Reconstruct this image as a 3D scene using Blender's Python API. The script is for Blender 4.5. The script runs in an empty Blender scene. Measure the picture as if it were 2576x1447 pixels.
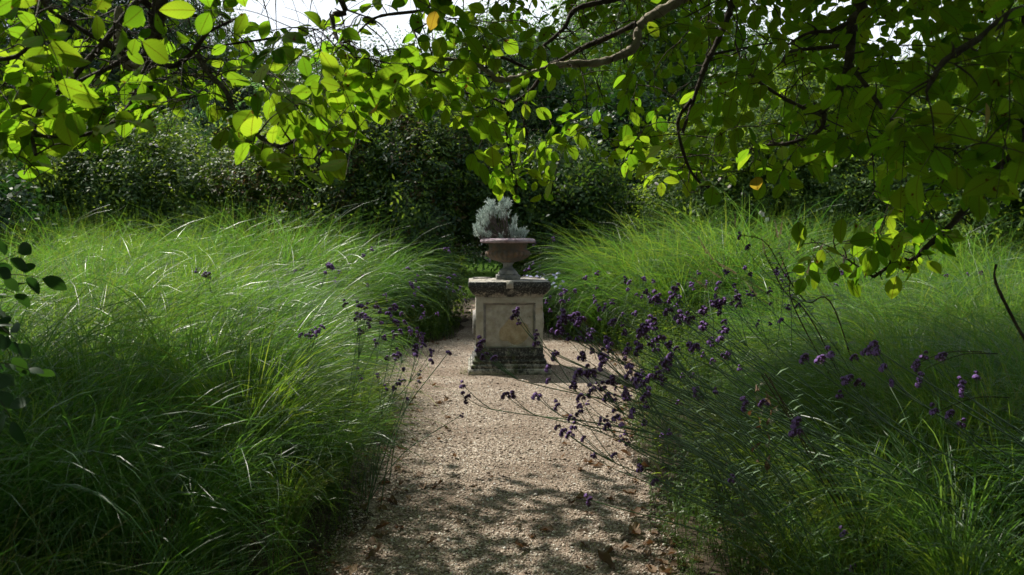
import bpy, math, random
import numpy as np
from mathutils import Vector, Matrix, Euler

random.seed(11)
rng = np.random.default_rng(7)
SC = bpy.context.scene
COL = SC.collection
R = math.radians

# ------------------------------------------------------------------ camera, sky, sun, exposure
CAM = np.array([0.0, 0.0, 1.44])
FPX, CX, CY = 2003.0, 1288.0, 723.5      # photograph measured at 2576 px width
PITCH = math.atan((CY - 598.0) / FPX)
cam_d = bpy.data.cameras.new("camera")
cam_d.sensor_width = 36.0
cam_d.lens = 36.0 * FPX / 2576.0
cam_d.clip_start, cam_d.clip_end = 0.05, 600.0
cam_d.dof.use_dof = True
cam_d.dof.focus_distance = 4.8
cam_d.dof.aperture_fstop = 4.5
cam_o = bpy.data.objects.new("camera", cam_d)
cam_o.location = CAM
cam_o.rotation_euler = (R(90) - PITCH, 0, 0)
COL.objects.link(cam_o)
SC.camera = cam_o

SUN_EL, SUN_AZ = R(50), R(-55)            # azimuth from +Y towards +X
SUN = np.array([math.sin(SUN_AZ) * math.cos(SUN_EL), math.cos(SUN_AZ) * math.cos(SUN_EL), math.sin(SUN_EL)])
SUN_STRENGTH, SKY_STRENGTH, EXPOSURE = 5.0, 0.05, 0.58
sun_d = bpy.data.lights.new("sun", "SUN")
sun_d.energy = SUN_STRENGTH
sun_d.angle = R(0.53)
sun_d.color = (1.0, 0.95, 0.84)
sun_o = bpy.data.objects.new("sun", sun_d)
sun_o.rotation_euler = Vector(SUN).to_track_quat('Z', 'Y').to_euler()
sun_o.location = (-6, 6, 12)
COL.objects.link(sun_o)

W = bpy.data.worlds.new("World")
SC.world = W
W.use_nodes = True
nt = W.node_tree
nt.nodes.clear()
N = nt.nodes.new
out = N("ShaderNodeOutputWorld"); bg = N("ShaderNodeBackground")
sky = N("ShaderNodeTexSky"); sky.sky_type = 'NISHITA'; sky.sun_disc = False
sky.sun_elevation, sky.sun_rotation = SUN_EL, SUN_AZ
sky.air_density, sky.dust_density, sky.ozone_density = 1.0, 0.8, 2.0
tc = N("ShaderNodeTexCoord"); mp = N("ShaderNodeMapping"); mp.inputs["Scale"].default_value = (1.0, 1.0, 2.4)
no = N("ShaderNodeTexNoise"); no.inputs["Scale"].default_value = 1.7; no.inputs["Detail"].default_value = 7
rp = N("ShaderNodeValToRGB"); rp.color_ramp.elements[0].position = 0.40; rp.color_ramp.elements[1].position = 0.60
mx = N("ShaderNodeMixRGB"); mx.inputs[2].default_value = (16.0, 17.2, 18.8, 1)
L = nt.links.new
L(tc.outputs["Generated"], mp.inputs[0]); L(mp.outputs[0], no.inputs["Vector"]); L(no.outputs["Fac"], rp.inputs[0])
L(rp.outputs[0], mx.inputs[0]); L(sky.outputs[0], mx.inputs[1]); L(mx.outputs[0], bg.inputs[0])
bg.inputs[1].default_value = SKY_STRENGTH
L(bg.outputs[0], out.inputs[0])

SC.view_settings.view_transform = 'Standard'
SC.view_settings.look = 'None'
SC.view_settings.gamma = 1.0
SC.view_settings.exposure = EXPOSURE
SC.view_settings.use_curve_mapping = False
SC.render.engine = 'CYCLES'
SC.cycles.max_bounces = 8
SC.cycles.diffuse_bounces = 3
SC.cycles.glossy_bounces = 2
SC.cycles.transmission_bounces = 5
SC.cycles.use_adaptive_sampling = True
SC.cycles.adaptive_threshold = 0.02
SC.cycles.use_denoising = True
SC.cycles.caustics_reflective = False
SC.cycles.sample_clamp_indirect = 4.0

# ------------------------------------------------------------------ helpers
cp, sp = math.cos(PITCH), math.sin(PITCH)
def at(px, py, Y):
    u = (px - CX) / FPX; v = -(py - CY) / FPX
    d = np.array([u, cp + v * sp, -sp + v * cp])
    return CAM + d * (Y / d[1])
def proj(P):
    P = np.atleast_2d(P) - CAM
    f = P[:, 1] * cp - P[:, 2] * sp
    v = P[:, 1] * sp + P[:, 2] * cp
    f = np.where(f < 0.05, 0.05, f)
    return CX + FPX * P[:, 0] / f, CY - FPX * v / f
def ground(px, py):
    u = (px - CX) / FPX; v = -(py - CY) / FPX
    d = np.array([u, cp + v * sp, -sp + v * cp])
    return CAM + d * (-CAM[2] / d[2])

def mesh_np(name, V, F4=None, F3=None, mat=None, smooth=False, uv=None, mats=None, midx=None):
    me = bpy.data.meshes.new(name)
    V = np.asarray(V, dtype=np.float32).reshape(-1, 3)
    parts, sizes = [], []
    if F4 is not None and len(F4):
        F4 = np.asarray(F4, dtype=np.int32).reshape(-1, 4); parts.append(F4.ravel()); sizes.append(np.full(len(F4), 4, np.int32))
    if F3 is not None and len(F3):
        F3 = np.asarray(F3, dtype=np.int32).reshape(-1, 3); parts.append(F3.ravel()); sizes.append(np.full(len(F3), 3, np.int32))
    me.vertices.add(len(V)); me.vertices.foreach_set("co", V.ravel())
    if parts:
        loops = np.concatenate(parts); sz = np.concatenate(sizes)
        me.loops.add(len(loops)); me.loops.foreach_set("vertex_index", loops)
        st = np.concatenate([[0], np.cumsum(sz)[:-1]]).astype(np.int32)
        me.polygons.add(len(sz)); me.polygons.foreach_set("loop_start", st); me.polygons.foreach_set("loop_total", sz)
        if uv is not None:
            ul = me.uv_layers.new(name="UVMap")
            ul.data.foreach_set("uv", np.asarray(uv, dtype=np.float32)[loops].ravel())
        if midx is not None: me.polygons.foreach_set("material_index", np.asarray(midx, np.int32))
        if smooth: me.polygons.foreach_set("use_smooth", np.ones(len(sz), bool))
    me.update(calc_edges=True)
    for m in (mats or ([mat] if mat else [])): me.materials.append(m)
    return me

class MB:
    """collects pieces of one mesh"""
    def __init__(s): s.V, s.F4, s.F3, s.UV, s.n = [], [], [], [], 0
    def add(s, V, F4=None, F3=None, UV=None):
        V = np.asarray(V, float).reshape(-1, 3)
        if F4 is not None and len(F4): s.F4.append(np.asarray(F4).reshape(-1, 4) + s.n)
        if F3 is not None and len(F3): s.F3.append(np.asarray(F3).reshape(-1, 3) + s.n)
        s.V.append(V); s.UV.append(UV if UV is not None else np.zeros((len(V), 2))); s.n += len(V)
    def mesh(s, name, mat, smooth=False, uv=False):
        V = np.concatenate(s.V) if s.V else np.zeros((0, 3))
        return mesh_np(name, V, np.concatenate(s.F4) if s.F4 else None, np.concatenate(s.F3) if s.F3 else None,
                       mat, smooth, np.concatenate(s.UV) if uv and s.UV else None)

def link(name, me, parent=None, loc=None, kind=None, label=None, cat=None, group=None, rot=None, scale=None):
    o = bpy.data.objects.new(name, me)
    COL.objects.link(o)
    if parent is not None: o.parent = parent
    if loc is not None: o.location = loc
    if rot is not None: o.rotation_euler = rot
    if scale is not None: o.scale = (scale,) * 3 if np.isscalar(scale) else scale
    if kind: o['kind'] = kind
    if label: o['label'] = label
    if cat: o['category'] = cat
    if group: o['group'] = group
    return o
def thing(name, label, cat, loc=(0, 0, 0), rotz=0, group=None):
    return link(name, None, None, loc, None, label, cat, group, (0, 0, rotz))

def catmull(P, n=6):
    P = np.asarray(P, float)
    if len(P) < 3:
        t = np.linspace(0, 1, n + 1)[:, None]; return P[0] * (1 - t) + P[-1] * t
    Q = np.vstack([2 * P[0] - P[1], P, 2 * P[-1] - P[-2]])
    o = []
    for i in range(1, len(Q) - 2):
        for k in range(n):
            t = k / n
            o.append(.5 * ((2 * Q[i]) + (Q[i+1] - Q[i-1]) * t + (2*Q[i-1] - 5*Q[i] + 4*Q[i+1] - Q[i+2]) * t*t + (-Q[i-1] + 3*Q[i] - 3*Q[i+1] + Q[i+2]) * t**3))
    o.append(P[-1]); return np.array(o)

def tube(mb, P, r0, r1, sides=6, bump=0.0, cap=True):
    P = np.asarray(P, float); n = len(P)
    T = np.gradient(P, axis=0); T /= np.linalg.norm(T, axis=1)[:, None] + 1e-9
    up = np.array([0.3, 0.2, 1.0]); up = up if abs(np.dot(T[0], up)) < .95 * np.linalg.norm(up) else np.array([1., 0, 0.2])
    A = np.cross(T, up); A /= np.linalg.norm(A, axis=1)[:, None] + 1e-9
    B = np.cross(T, A)
    t = np.linspace(0, 1, n); r = r0 + (r1 - r0) * t
    if bump: r = r * (1 + bump * rng.normal(size=n))
    a = np.linspace(0, 2 * np.pi, sides, endpoint=False)
    V = P[:, None, :] + (A[:, None, :] * np.cos(a)[None, :, None] + B[:, None, :] * np.sin(a)[None, :, None]) * r[:, None, None]
    if bump: V += rng.normal(size=V.shape) * (r * bump * .5)[:, None, None]
    V = V.reshape(-1, 3)
    i = np.arange(n - 1)[:, None] * sides; j = np.arange(sides)[None, :]; j2 = (j + 1) % sides
    F = np.stack([i + j, i + j2, i + sides + j2, i + sides + j], -1).reshape(-1, 4)
    mb.add(V, F)
    if cap:
        mb.add(V[-sides:], None, [[0, k, k + 1] for k in range(1, sides - 1)])
        mb.add(V[:sides], None, [[0, k + 1, k] for k in range(1, sides - 1)])

def frame_from(d, nrm):
    d = d / (np.linalg.norm(d, axis=-1, keepdims=True) + 1e-9)
    y = np.cross(nrm, d); y /= np.linalg.norm(y, axis=-1, keepdims=True) + 1e-9
    z = np.cross(d, y)
    return d, y, z

def box(mb, x0, x1, y0, y1, z0, z1):
    V = [(x, y, z) for z in (z0, z1) for y in (y0, y1) for x in (x0, x1)]
    mb.add(V, [(0, 2, 3, 1), (4, 5, 7, 6), (0, 1, 5, 4), (2, 6, 7, 3), (0, 4, 6, 2), (1, 3, 7, 5)])

def lathe(mb, prof, seg=64, mod=None):
    prof = np.asarray(prof, float); n = len(prof)
    a = np.linspace(0, 2 * np.pi, seg, endpoint=False)
    r = np.repeat(prof[:, 0][:, None], seg, 1); z = np.repeat(prof[:, 1][:, None], seg, 1)
    if mod is not None: r, z = mod(r, z, a[None, :], np.linspace(0, 1, n)[:, None])
    V = np.stack([r * np.cos(a), r * np.sin(a), z], -1).reshape(-1, 3)
    i = np.arange(n - 1)[:, None] * seg; j = np.arange(seg)[None, :]; j2 = (j + 1) % seg
    mb.add(V, np.stack([i + j, i + j2, i + seg + j2, i + seg + j], -1).reshape(-1, 4))

# ------------------------------------------------------------------ materials
def new_mat(name):
    m = bpy.data.materials.new(name); m.use_nodes = True
    m.node_tree.nodes.clear(); return m, m.node_tree.nodes.new, m.node_tree.links.new
def ramp(N_, stops, interp='LINEAR'):
    r = N_("ShaderNodeValToRGB"); cr = r.color_ramp; cr.interpolation = interp
    while len(cr.elements) < len(stops): cr.elements.new(0.5)
    for e, (p, c) in zip(cr.elements, stops): e.position = p; e.color = tuple(c) + (1,) if len(c) == 3 else c
    return r

def leaf_mat(name, cols, trans, fac=0.45, rough=0.45, spec=0.5, veins=False, spots=False, clump=False):
    m, N_, L_ = new_mat(name)
    o = N_("ShaderNodeOutputMaterial"); geo = N_("ShaderNodeNewGeometry"); oi = N_("ShaderNodeObjectInfo")
    add = N_("ShaderNodeMath"); add.operation = 'ADD'; fr = N_("ShaderNodeMath"); fr.operation = 'FRACT'
    L_(geo.outputs["Random Per Island"], add.inputs[0]); L_(oi.outputs["Random"], add.inputs[1]); L_(add.outputs[0], fr.inputs[0])
    if clump:      # colour varies more between plants than between blades of one plant
        a1 = N_("ShaderNodeMath"); a1.operation = 'MULTIPLY_ADD'; L_(geo.outputs["Random Per Island"], a1.inputs[0]); a1.inputs[1].default_value = .5
        a2 = N_("ShaderNodeMath"); a2.operation = 'MULTIPLY'; L_(oi.outputs["Random"], a2.inputs[0]); a2.inputs[1].default_value = .5; L_(a2.outputs[0], a1.inputs[2]); fr = a1
    n = len(cols)
    r1 = ramp(N_, [(i / max(1, n - 1), c) for i, c in enumerate(cols)]); r2 = ramp(N_, [(i / max(1, len(trans) - 1), c) for i, c in enumerate(trans)])
    L_(fr.outputs[0], r1.inputs[0]); L_(fr.outputs[0], r2.inputs[0])
    c1, c2 = r1.outputs[0], r2.outputs[0]
    p = N_("ShaderNodeBsdfPrincipled"); p.inputs["Roughness"].default_value = rough; p.inputs["Specular IOR Level"].default_value = spec
    t = N_("ShaderNodeBsdfTranslucent"); mxs = N_("ShaderNodeMixShader"); mxs.inputs[0].default_value = fac
    if veins:
        uv = N_("ShaderNodeUVMap"); sx = N_("ShaderNodeSeparateXYZ"); L_(uv.outputs[0], sx.inputs[0])
        d = N_("ShaderNodeMath"); d.operation = 'SUBTRACT'; L_(sx.outputs[1], d.inputs[0]); d.inputs[1].default_value = .5
        ab = N_("ShaderNodeMath"); ab.operation = 'ABSOLUTE'; L_(d.outputs[0], ab.inputs[0])
        mid = N_("ShaderNodeMath"); mid.operation = 'LESS_THAN'; L_(ab.outputs[0], mid.inputs[0]); mid.inputs[1].default_value = .022
        s1 = N_("ShaderNodeMath"); s1.operation = 'MULTIPLY_ADD'; L_(ab.outputs[0], s1.inputs[0]); s1.inputs[1].default_value = -.55; L_(sx.outputs[0], s1.inputs[2])
        s2 = N_("ShaderNodeMath"); s2.operation = 'MULTIPLY'; L_(s1.outputs[0], s2.inputs[0]); s2.inputs[1].default_value = 9.0
        s3 = N_("ShaderNodeMath"); s3.operation = 'FRACT'; L_(s2.outputs[0], s3.inputs[0])
        s4 = N_("ShaderNodeMath"); s4.operation = 'LESS_THAN'; L_(s3.outputs[0], s4.inputs[0]); s4.inputs[1].default_value = .09
        s5 = N_("ShaderNodeMath"); s5.operation = 'MULTIPLY'; L_(s4.outputs[0], s5.inputs[0]); s5.inputs[1].default_value = .45
        mxv = N_("ShaderNodeMath"); mxv.operation = 'MAXIMUM'; L_(mid.outputs[0], mxv.inputs[0]); L_(s5.outputs[0], mxv.inputs[1])
        vm = N_("ShaderNodeMixRGB"); L_(mxv.outputs[0], vm.inputs[0]); L_(c1, vm.inputs[1]); vm.inputs[2].default_value = (.13, .13, .03, 1); c1 = vm.outputs[0]
        vm2 = N_("ShaderNodeMixRGB"); vm2.blend_type = 'MULTIPLY'; L_(mxv.outputs[0], vm2.inputs[0]); L_(c2, vm2.inputs[1]); vm2.inputs[2].default_value = (.6, .42, .5, 1); c2 = vm2.outputs[0]
    if spots:
        gp = N_("ShaderNodeNewGeometry"); ns = N_("ShaderNodeTexNoise"); ns.inputs["Scale"].default_value = 38; ns.inputs["Detail"].default_value = 3
        L_(gp.outputs["Position"], ns.inputs["Vector"])
        rr = ramp(N_, [(.665, (0, 0, 0)), (.70, (1, 1, 1))]); L_(ns.outputs["Fac"], rr.inputs[0])
        a = N_("ShaderNodeMixRGB"); L_(rr.outputs[0], a.inputs[0]); L_(c1, a.inputs[1]); a.inputs[2].default_value = (.07, .03, .012, 1); c1 = a.outputs[0]
        b = N_("ShaderNodeMixRGB"); L_(rr.outputs[0], b.inputs[0]); L_(c2, b.inputs[1]); b.inputs[2].default_value = (.12, .05, .01, 1); c2 = b.outputs[0]
        ns2 = N_("ShaderNodeTexNoise"); ns2.inputs["Scale"].default_value = 9; L_(gp.outputs["Position"], ns2.inputs["Vector"])
        hs = N_("ShaderNodeMixRGB"); hs.blend_type = 'MULTIPLY'; hs.inputs[0].default_value = .5; L_(c2, hs.inputs[1])
        r9 = ramp(N_, [(.35, (.65, .8, .8)), (.65, (1, 1, 1))]); L_(ns2.outputs["Fac"], r9.inputs[0]); L_(r9.outputs[0], hs.inputs[2]); c2 = hs.outputs[0]
    L_(c1, p.inputs["Base Color"]); L_(c2, t.inputs[0])
    L_(p.outputs[0], mxs.inputs[1]); L_(t.outputs[0], mxs.inputs[2]); L_(mxs.outputs[0], o.inputs[0])
    return m

def solid_mat(name, cols, rough=.8, scale=8, bump=0.3, bscale=40, stops=(.35, .65), spec=.3):
    m, N_, L_ = new_mat(name)
    o = N_("ShaderNodeOutputMaterial"); p = N_("ShaderNodeBsdfPrincipled"); tcn = N_("ShaderNodeTexCoord")
    p.inputs["Roughness"].default_value = rough; p.inputs["Specular IOR Level"].default_value = spec
    n1 = N_("ShaderNodeTexNoise"); n1.inputs["Scale"].default_value = scale; n1.inputs["Detail"].default_value = 8; n1.inputs["Roughness"].default_value = .65
    L_(tcn.outputs["Object"], n1.inputs["Vector"])
    k = len(cols); r1 = ramp(N_, [(stops[0] + (stops[1] - stops[0]) * i / max(1, k - 1), c) for i, c in enumerate(cols)])
    L_(n1.outputs["Fac"], r1.inputs[0]); L_(r1.outputs[0], p.inputs["Base Color"])
    n2 = N_("ShaderNodeTexNoise"); n2.inputs["Scale"].default_value = bscale; n2.inputs["Detail"].default_value = 6; L_(tcn.outputs["Object"], n2.inputs["Vector"])
    b = N_("ShaderNodeBump"); b.inputs["Strength"].default_value = bump; b.inputs["Distance"].default_value = .02
    L_(n2.outputs["Fac"], b.inputs["Height"]); L_(b.outputs[0], p.inputs["Normal"]); L_(p.outputs[0], o.inputs[0])
    return m

M = {}
M['canopy'] = leaf_mat("canopy_leaf", [(.03, .065, .010), (.045, .09, .012), (.04, .08, .012), (.065, .10, .010)],
                       [(.12, .29, .010), (.29, .47, .016), (.19, .40, .013), (.35, .48, .02), (.24, .43, .014)], .70, .85, .03, veins=True, spots=True)
M['yellow'] = leaf_mat("yellow_leaf", [(.22, .15, .015), (.26, .19, .02)], [(.6, .42, .03), (.5, .33, .03)], .6, .5, .15, veins=True, spots=True)
M['grass'] = leaf_mat("grass_blade", [(.014, .058, .014), (.026, .08, .018), (.045, .105, .02), (.085, .13, .03)],
                      [(.06, .23, .018), (.15, .36, .022), (.31, .48, .035), (.46, .50, .06)], .43, .40, .45, clump=True)
M['grass_blue'] = leaf_mat("glaucous_blade", [(.03, .085, .03), (.05, .11, .04), (.08, .14, .05)], [(.09, .27, .03), (.16, .36, .04), (.26, .42, .06)], .42, .36, .5, clump=True)
M['grass_dry'] = leaf_mat("straw_blade", [(.22, .19, .09), (.16, .13, .06)], [(.4, .34, .14), (.3, .25, .1)], .35, .45, .4)
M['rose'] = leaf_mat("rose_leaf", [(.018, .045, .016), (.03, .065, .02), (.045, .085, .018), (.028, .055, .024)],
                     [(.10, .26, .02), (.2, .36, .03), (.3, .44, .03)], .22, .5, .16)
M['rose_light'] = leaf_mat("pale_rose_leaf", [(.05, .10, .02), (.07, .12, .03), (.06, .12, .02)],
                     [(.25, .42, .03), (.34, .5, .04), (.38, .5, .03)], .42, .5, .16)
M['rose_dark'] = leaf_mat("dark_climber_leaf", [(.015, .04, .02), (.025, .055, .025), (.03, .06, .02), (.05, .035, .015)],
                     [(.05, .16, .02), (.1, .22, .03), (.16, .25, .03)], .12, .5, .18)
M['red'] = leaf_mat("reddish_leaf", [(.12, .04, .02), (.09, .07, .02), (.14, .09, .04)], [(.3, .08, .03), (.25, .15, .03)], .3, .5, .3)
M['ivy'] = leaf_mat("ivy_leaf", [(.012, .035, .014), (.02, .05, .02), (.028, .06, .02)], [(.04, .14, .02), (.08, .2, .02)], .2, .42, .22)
M['tree'] = leaf_mat("tree_leaf", [(.02, .05, .02), (.035, .07, .022), (.05, .08, .02)], [(.07, .2, .02), (.14, .28, .03)], .33, .45, .4)
M['tree_light'] = leaf_mat("bright_tree_leaf", [(.04, .09, .02), (.06, .12, .02)], [(.2, .4, .03), (.28, .48, .03)], .42, .4, .4)
M['conifer'] = leaf_mat("conifer_needle", [(.012, .035, .022), (.02, .05, .03)], [(.03, .1, .03), (.05, .14, .04)], .2, .5, .3)
M['locust'] = leaf_mat("locust_leaflet", [(.045, .11, .05), (.06, .13, .06)], [(.2, .45, .08), (.25, .5, .1)], .45, .4, .2)
M['herb'] = leaf_mat("herb_leaf", [(.035, .08, .018), (.05, .10, .02), (.075, .12, .02)], [(.14, .32, .02), (.25, .42, .03), (.35, .42, .03)], .42, .42, .45)
M['silver'] = leaf_mat("silver_leaf", [(.42, .50, .47), (.50, .57, .54), (.34, .42, .39)], [(.35, .42, .36), (.3, .38, .33)], .2, .6, .3)
M['twig_grey'] = solid_mat("grey_twig", [(.10, .075, .07), (.2, .16, .15)], .9, 30)
M['stem'] = solid_mat("green_stem", [(.055, .11, .045), (.085, .14, .06)], .55, 12, .1, spec=.4)
M['stem_brown'] = solid_mat("brown_stem", [(.05, .03, .02), (.09, .06, .035)], .8, 20, .3)
M['bark_dark'] = solid_mat("dark_lichened_bark", [(.02, .015, .012), (.05, .038, .028), (.11, .10, .075)], .9, 14, .8, 60, (.35, .75))
M['bark_pale'] = solid_mat("pale_smooth_bark", [(.10, .085, .06), (.22, .19, .14), (.34, .30, .23)], .8, 10, .5, 50)
M['purple'] = leaf_mat("purple_floret", [(.26, .14, .45), (.36, .21, .56), (.19, .10, .32)], [(.22, .1, .35), (.3, .16, .42)], .25, .6, .2)
M['calyx'] = leaf_mat("purple_brown_calyx", [(.085, .045, .095), (.13, .075, .14), (.09, .06, .06)], [(.1, .03, .1), (.12, .05, .08)], .2, .7, .2)
M['aster'] = leaf_mat("pale_blue_petal", [(.42, .42, .72), (.5, .5, .78)], [(.4, .4, .7), (.5, .5, .8)], .3, .6, .2)
M['white'] = leaf_mat("white_petal", [(.75, .72, .68), (.8, .76, .76)], [(.7, .65, .6), (.75, .7, .68)], .3, .6, .2)
M['fluff'] = leaf_mat("seed_fluff", [(.5, .48, .42), (.42, .36, .28)], [(.5, .48, .42), (.4, .35, .3)], .3, .9, .1)
M['deadleaf'] = leaf_mat("dead_leaf", [(.10, .06, .035), (.17, .11, .065), (.06, .04, .025), (.26, .18, .11)], [(.2, .09, .03), (.25, .12, .05)], .2, .7, .3)
M['plume'] = leaf_mat("grass_plume", [(.22, .13, .10), (.28, .18, .13)], [(.35, .2, .15), (.4, .26, .2)], .35, .8, .2)
M['wood'] = solid_mat("weathered_wood", [(.09, .085, .08), (.2, .19, .18), (.3, .28, .27)], .9, 6, .6, 30)
M['soil'] = solid_mat("soil", [(.035, .025, .016), (.07, .05, .033)], .95, 5, .8, 40)

# limestone of the pedestal: pale render, ochre where it flaked, black lichen on ledges and base
def stone_mat(name, dark_lo, kind):
    m, N_, L_ = new_mat(name)
    o = N_("ShaderNodeOutputMaterial"); p = N_("ShaderNodeBsdfPrincipled"); t_ = N_("ShaderNodeTexCoord")
    p.inputs["Roughness"].default_value = .9; p.inputs["Specular IOR Level"].default_value = .2
    def noise(s, d=8, r=.6, dist=0):
        n_ = N_("ShaderNodeTexNoise"); n_.inputs["Scale"].default_value = s; n_.inputs["Detail"].default_value = d
        n_.inputs["Roughness"].default_value = r; n_.inputs["Distortion"].default_value = dist; L_(t_.outputs["Object"], n_.inputs["Vector"]); return n_
    n1 = noise(7); r1 = ramp(N_, [(.3, (.27, .245, .20)), (.5, (.41, .385, .34)), (.7, (.52, .50, .46))]); L_(n1.outputs[0], r1.inputs[0])
    c = r1.outputs[0]
    n4 = noise(3.2, 4); r4 = ramp(N_, [(.54, (0, 0, 0)), (.66, (.5, .5, .5))]); L_(n4.outputs[0], r4.inputs[0])
    mo = N_("ShaderNodeMixRGB"); L_(r4.outputs[0], mo.inputs[0]); L_(c, mo.inputs[1]); mo.inputs[2].default_value = (.40, .29, .16, 1); c = mo.outputs[0]
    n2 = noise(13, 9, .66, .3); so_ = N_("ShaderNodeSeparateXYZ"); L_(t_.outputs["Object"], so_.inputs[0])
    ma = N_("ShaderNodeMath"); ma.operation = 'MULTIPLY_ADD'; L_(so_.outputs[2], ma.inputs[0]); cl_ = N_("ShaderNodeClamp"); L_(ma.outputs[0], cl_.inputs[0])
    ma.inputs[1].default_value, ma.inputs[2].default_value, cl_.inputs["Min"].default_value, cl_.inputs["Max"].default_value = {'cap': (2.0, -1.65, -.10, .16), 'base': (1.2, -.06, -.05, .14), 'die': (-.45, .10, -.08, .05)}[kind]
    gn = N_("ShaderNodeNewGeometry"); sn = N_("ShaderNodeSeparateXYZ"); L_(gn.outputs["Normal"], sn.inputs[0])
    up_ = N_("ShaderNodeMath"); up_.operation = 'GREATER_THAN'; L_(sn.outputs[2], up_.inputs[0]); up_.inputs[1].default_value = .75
    um = N_("ShaderNodeMath"); um.operation = 'MULTIPLY_ADD'; L_(up_.outputs[0], um.inputs[0]); um.inputs[1].default_value = -.20 if kind == 'cap' else -.06; L_(cl_.outputs[0], um.inputs[2])  # lichen thinned on upward faces, painting sky light onto the tops
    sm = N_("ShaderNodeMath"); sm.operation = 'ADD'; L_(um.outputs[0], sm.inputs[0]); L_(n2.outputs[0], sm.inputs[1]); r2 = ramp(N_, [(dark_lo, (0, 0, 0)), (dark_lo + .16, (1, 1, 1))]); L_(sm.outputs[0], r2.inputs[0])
    n5 = noise(60, 4); r5 = ramp(N_, [(.3, (.018, .018, .018)), (.55, (.06, .06, .06)), (.68, (.20, .20, .19))]); L_(n5.outputs[0], r5.inputs[0])
    md = N_("ShaderNodeMixRGB"); L_(r2.outputs[0], md.inputs[0]); L_(c, md.inputs[1]); L_(r5.outputs[0], md.inputs[2]); c = md.outputs[0]
    if kind == 'base':
        n6 = noise(9, 5); r6 = ramp(N_, [(.56, (0, 0, 0)), (.64, (.7, .7, .7))]); L_(n6.outputs[0], r6.inputs[0])
        mg = N_("ShaderNodeMixRGB"); L_(r6.outputs[0], mg.inputs[0]); L_(c, mg.inputs[1]); mg.inputs[2].default_value = (.09, .11, .05, 1); c = mg.outputs[0]
    L_(c, p.inputs["Base Color"])
    vo = N_("ShaderNodeTexVoronoi"); vo.inputs["Scale"].default_value = 22; L_(t_.outputs["Object"], vo.inputs["Vector"])
    rv = ramp(N_, [(.0, (0, 0, 0)), (.28, (1, 1, 1))]); L_(vo.outputs["Distance"], rv.inputs[0])
    nb = noise(45, 8, .7); ad = N_("ShaderNodeMath"); ad.operation = 'ADD'; L_(nb.outputs[0], ad.inputs[0])
    mm = N_("ShaderNodeMath"); mm.operation = 'MULTIPLY'; L_(rv.outputs[0], mm.inputs[0]); mm.inputs[1].default_value = .5; L_(mm.outputs[0], ad.inputs[1])
    b = N_("ShaderNodeBump"); b.inputs["Strength"].default_value = .7; b.inputs["Distance"].default_value = .012
    L_(ad.outputs[0], b.inputs["Height"]); L_(b.outputs[0], p.inputs["Normal"]); L_(p.outputs[0], o.inputs[0])
    return m
M['stone_die'] = stone_mat("pale_limestone", .56, 'die')
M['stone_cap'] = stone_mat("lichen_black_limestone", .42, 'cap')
M['stone_base'] = stone_mat("mossy_black_limestone", .42, 'base')
M['render_flake'] = solid_mat("ochre_stone_under_render", [(.30, .245, .165), (.42, .345, .24), (.48, .42, .32)], .95, 12, .8, 70)
M['panel'] = solid_mat("pitted_grey_render", [(.27, .245, .205), (.38, .36, .325), (.50, .485, .45)], .9, 9, .9, 25, (.3, .7))
M['rim'] = solid_mat("bleached_terracotta", [(.22, .15, .17), (.33, .25, .29), (.42, .34, .37)], .85, 14, .4, 60)
M['terracotta'] = solid_mat("weathered_terracotta", [(.075, .07, .06), (.115, .092, .07), (.21, .11, .065)], .85, 9, .4, 50, (.3, .7))
M['urn_foot'] = solid_mat("lichened_foot_and_shading_stone", [(.12, .125, .125), (.22, .215, .205), (.32, .30, .28)], .9, 12, .5, 50)

# gravel sheet
m, N_, L_ = new_mat("fine_gravel")
o_ = N_("ShaderNodeOutputMaterial"); p_ = N_("ShaderNodeBsdfPrincipled"); t_ = N_("ShaderNodeTexCoord")
p_.inputs["Roughness"].default_value = .85; p_.inputs["Specular IOR Level"].default_value = .3
v_ = N_("ShaderNodeTexVoronoi"); v_.inputs["Scale"].default_value = 95; L_(t_.outputs["Object"], v_.inputs["Vector"])
rg = ramp(N_, [(.0, (.09, .062, .045)), (.3, (.19, .142, .105)), (.6, (.30, .235, .178)), (.85, (.41, .335, .265)), (1, (.62, .57, .50))])
sv = N_("ShaderNodeSeparateColor"); L_(v_.outputs["Color"], sv.inputs[0]); L_(sv.outputs[0], rg.inputs[0])
nn = N_("ShaderNodeTexNoise"); nn.inputs["Scale"].default_value = 1.6; nn.inputs["Detail"].default_value = 6; L_(t_.outputs["Object"], nn.inputs["Vector"])
rn = ramp(N_, [(.42, (0, 0, 0)), (.62, (.75, .75, .75))]); L_(nn.outputs[0], rn.inputs[0])
mg = N_("ShaderNodeMixRGB"); L_(rn.outputs[0], mg.inputs[0]); L_(rg.outputs[0], mg.inputs[1]); mg.inputs[2].default_value = (.17, .12, .085, 1)
L_(mg.outputs[0], p_.inputs["Base Color"])
b_ = N_("ShaderNodeBump"); b_.inputs["Strength"].default_value = .9; b_.inputs["Distance"].default_value = .008; b_.invert = True
L_(v_.outputs["Distance"], b_.inputs["Height"]); L_(b_.outputs[0], p_.inputs["Normal"]); L_(p_.outputs[0], o_.inputs[0])
M['gravel'] = m
m, N_, L_ = new_mat("gravel_stone")
o_ = N_("ShaderNodeOutputMaterial"); p_ = N_("ShaderNodeBsdfPrincipled"); oi = N_("ShaderNodeObjectInfo")
gi = N_("ShaderNodeNewGeometry"); aa = N_("ShaderNodeMath"); aa.operation = 'ADD'; ff = N_("ShaderNodeMath"); ff.operation = 'FRACT'
L_(gi.outputs["Random Per Island"], aa.inputs[0]); L_(oi.outputs["Random"], aa.inputs[1]); L_(aa.outputs[0], ff.inputs[0])
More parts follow.
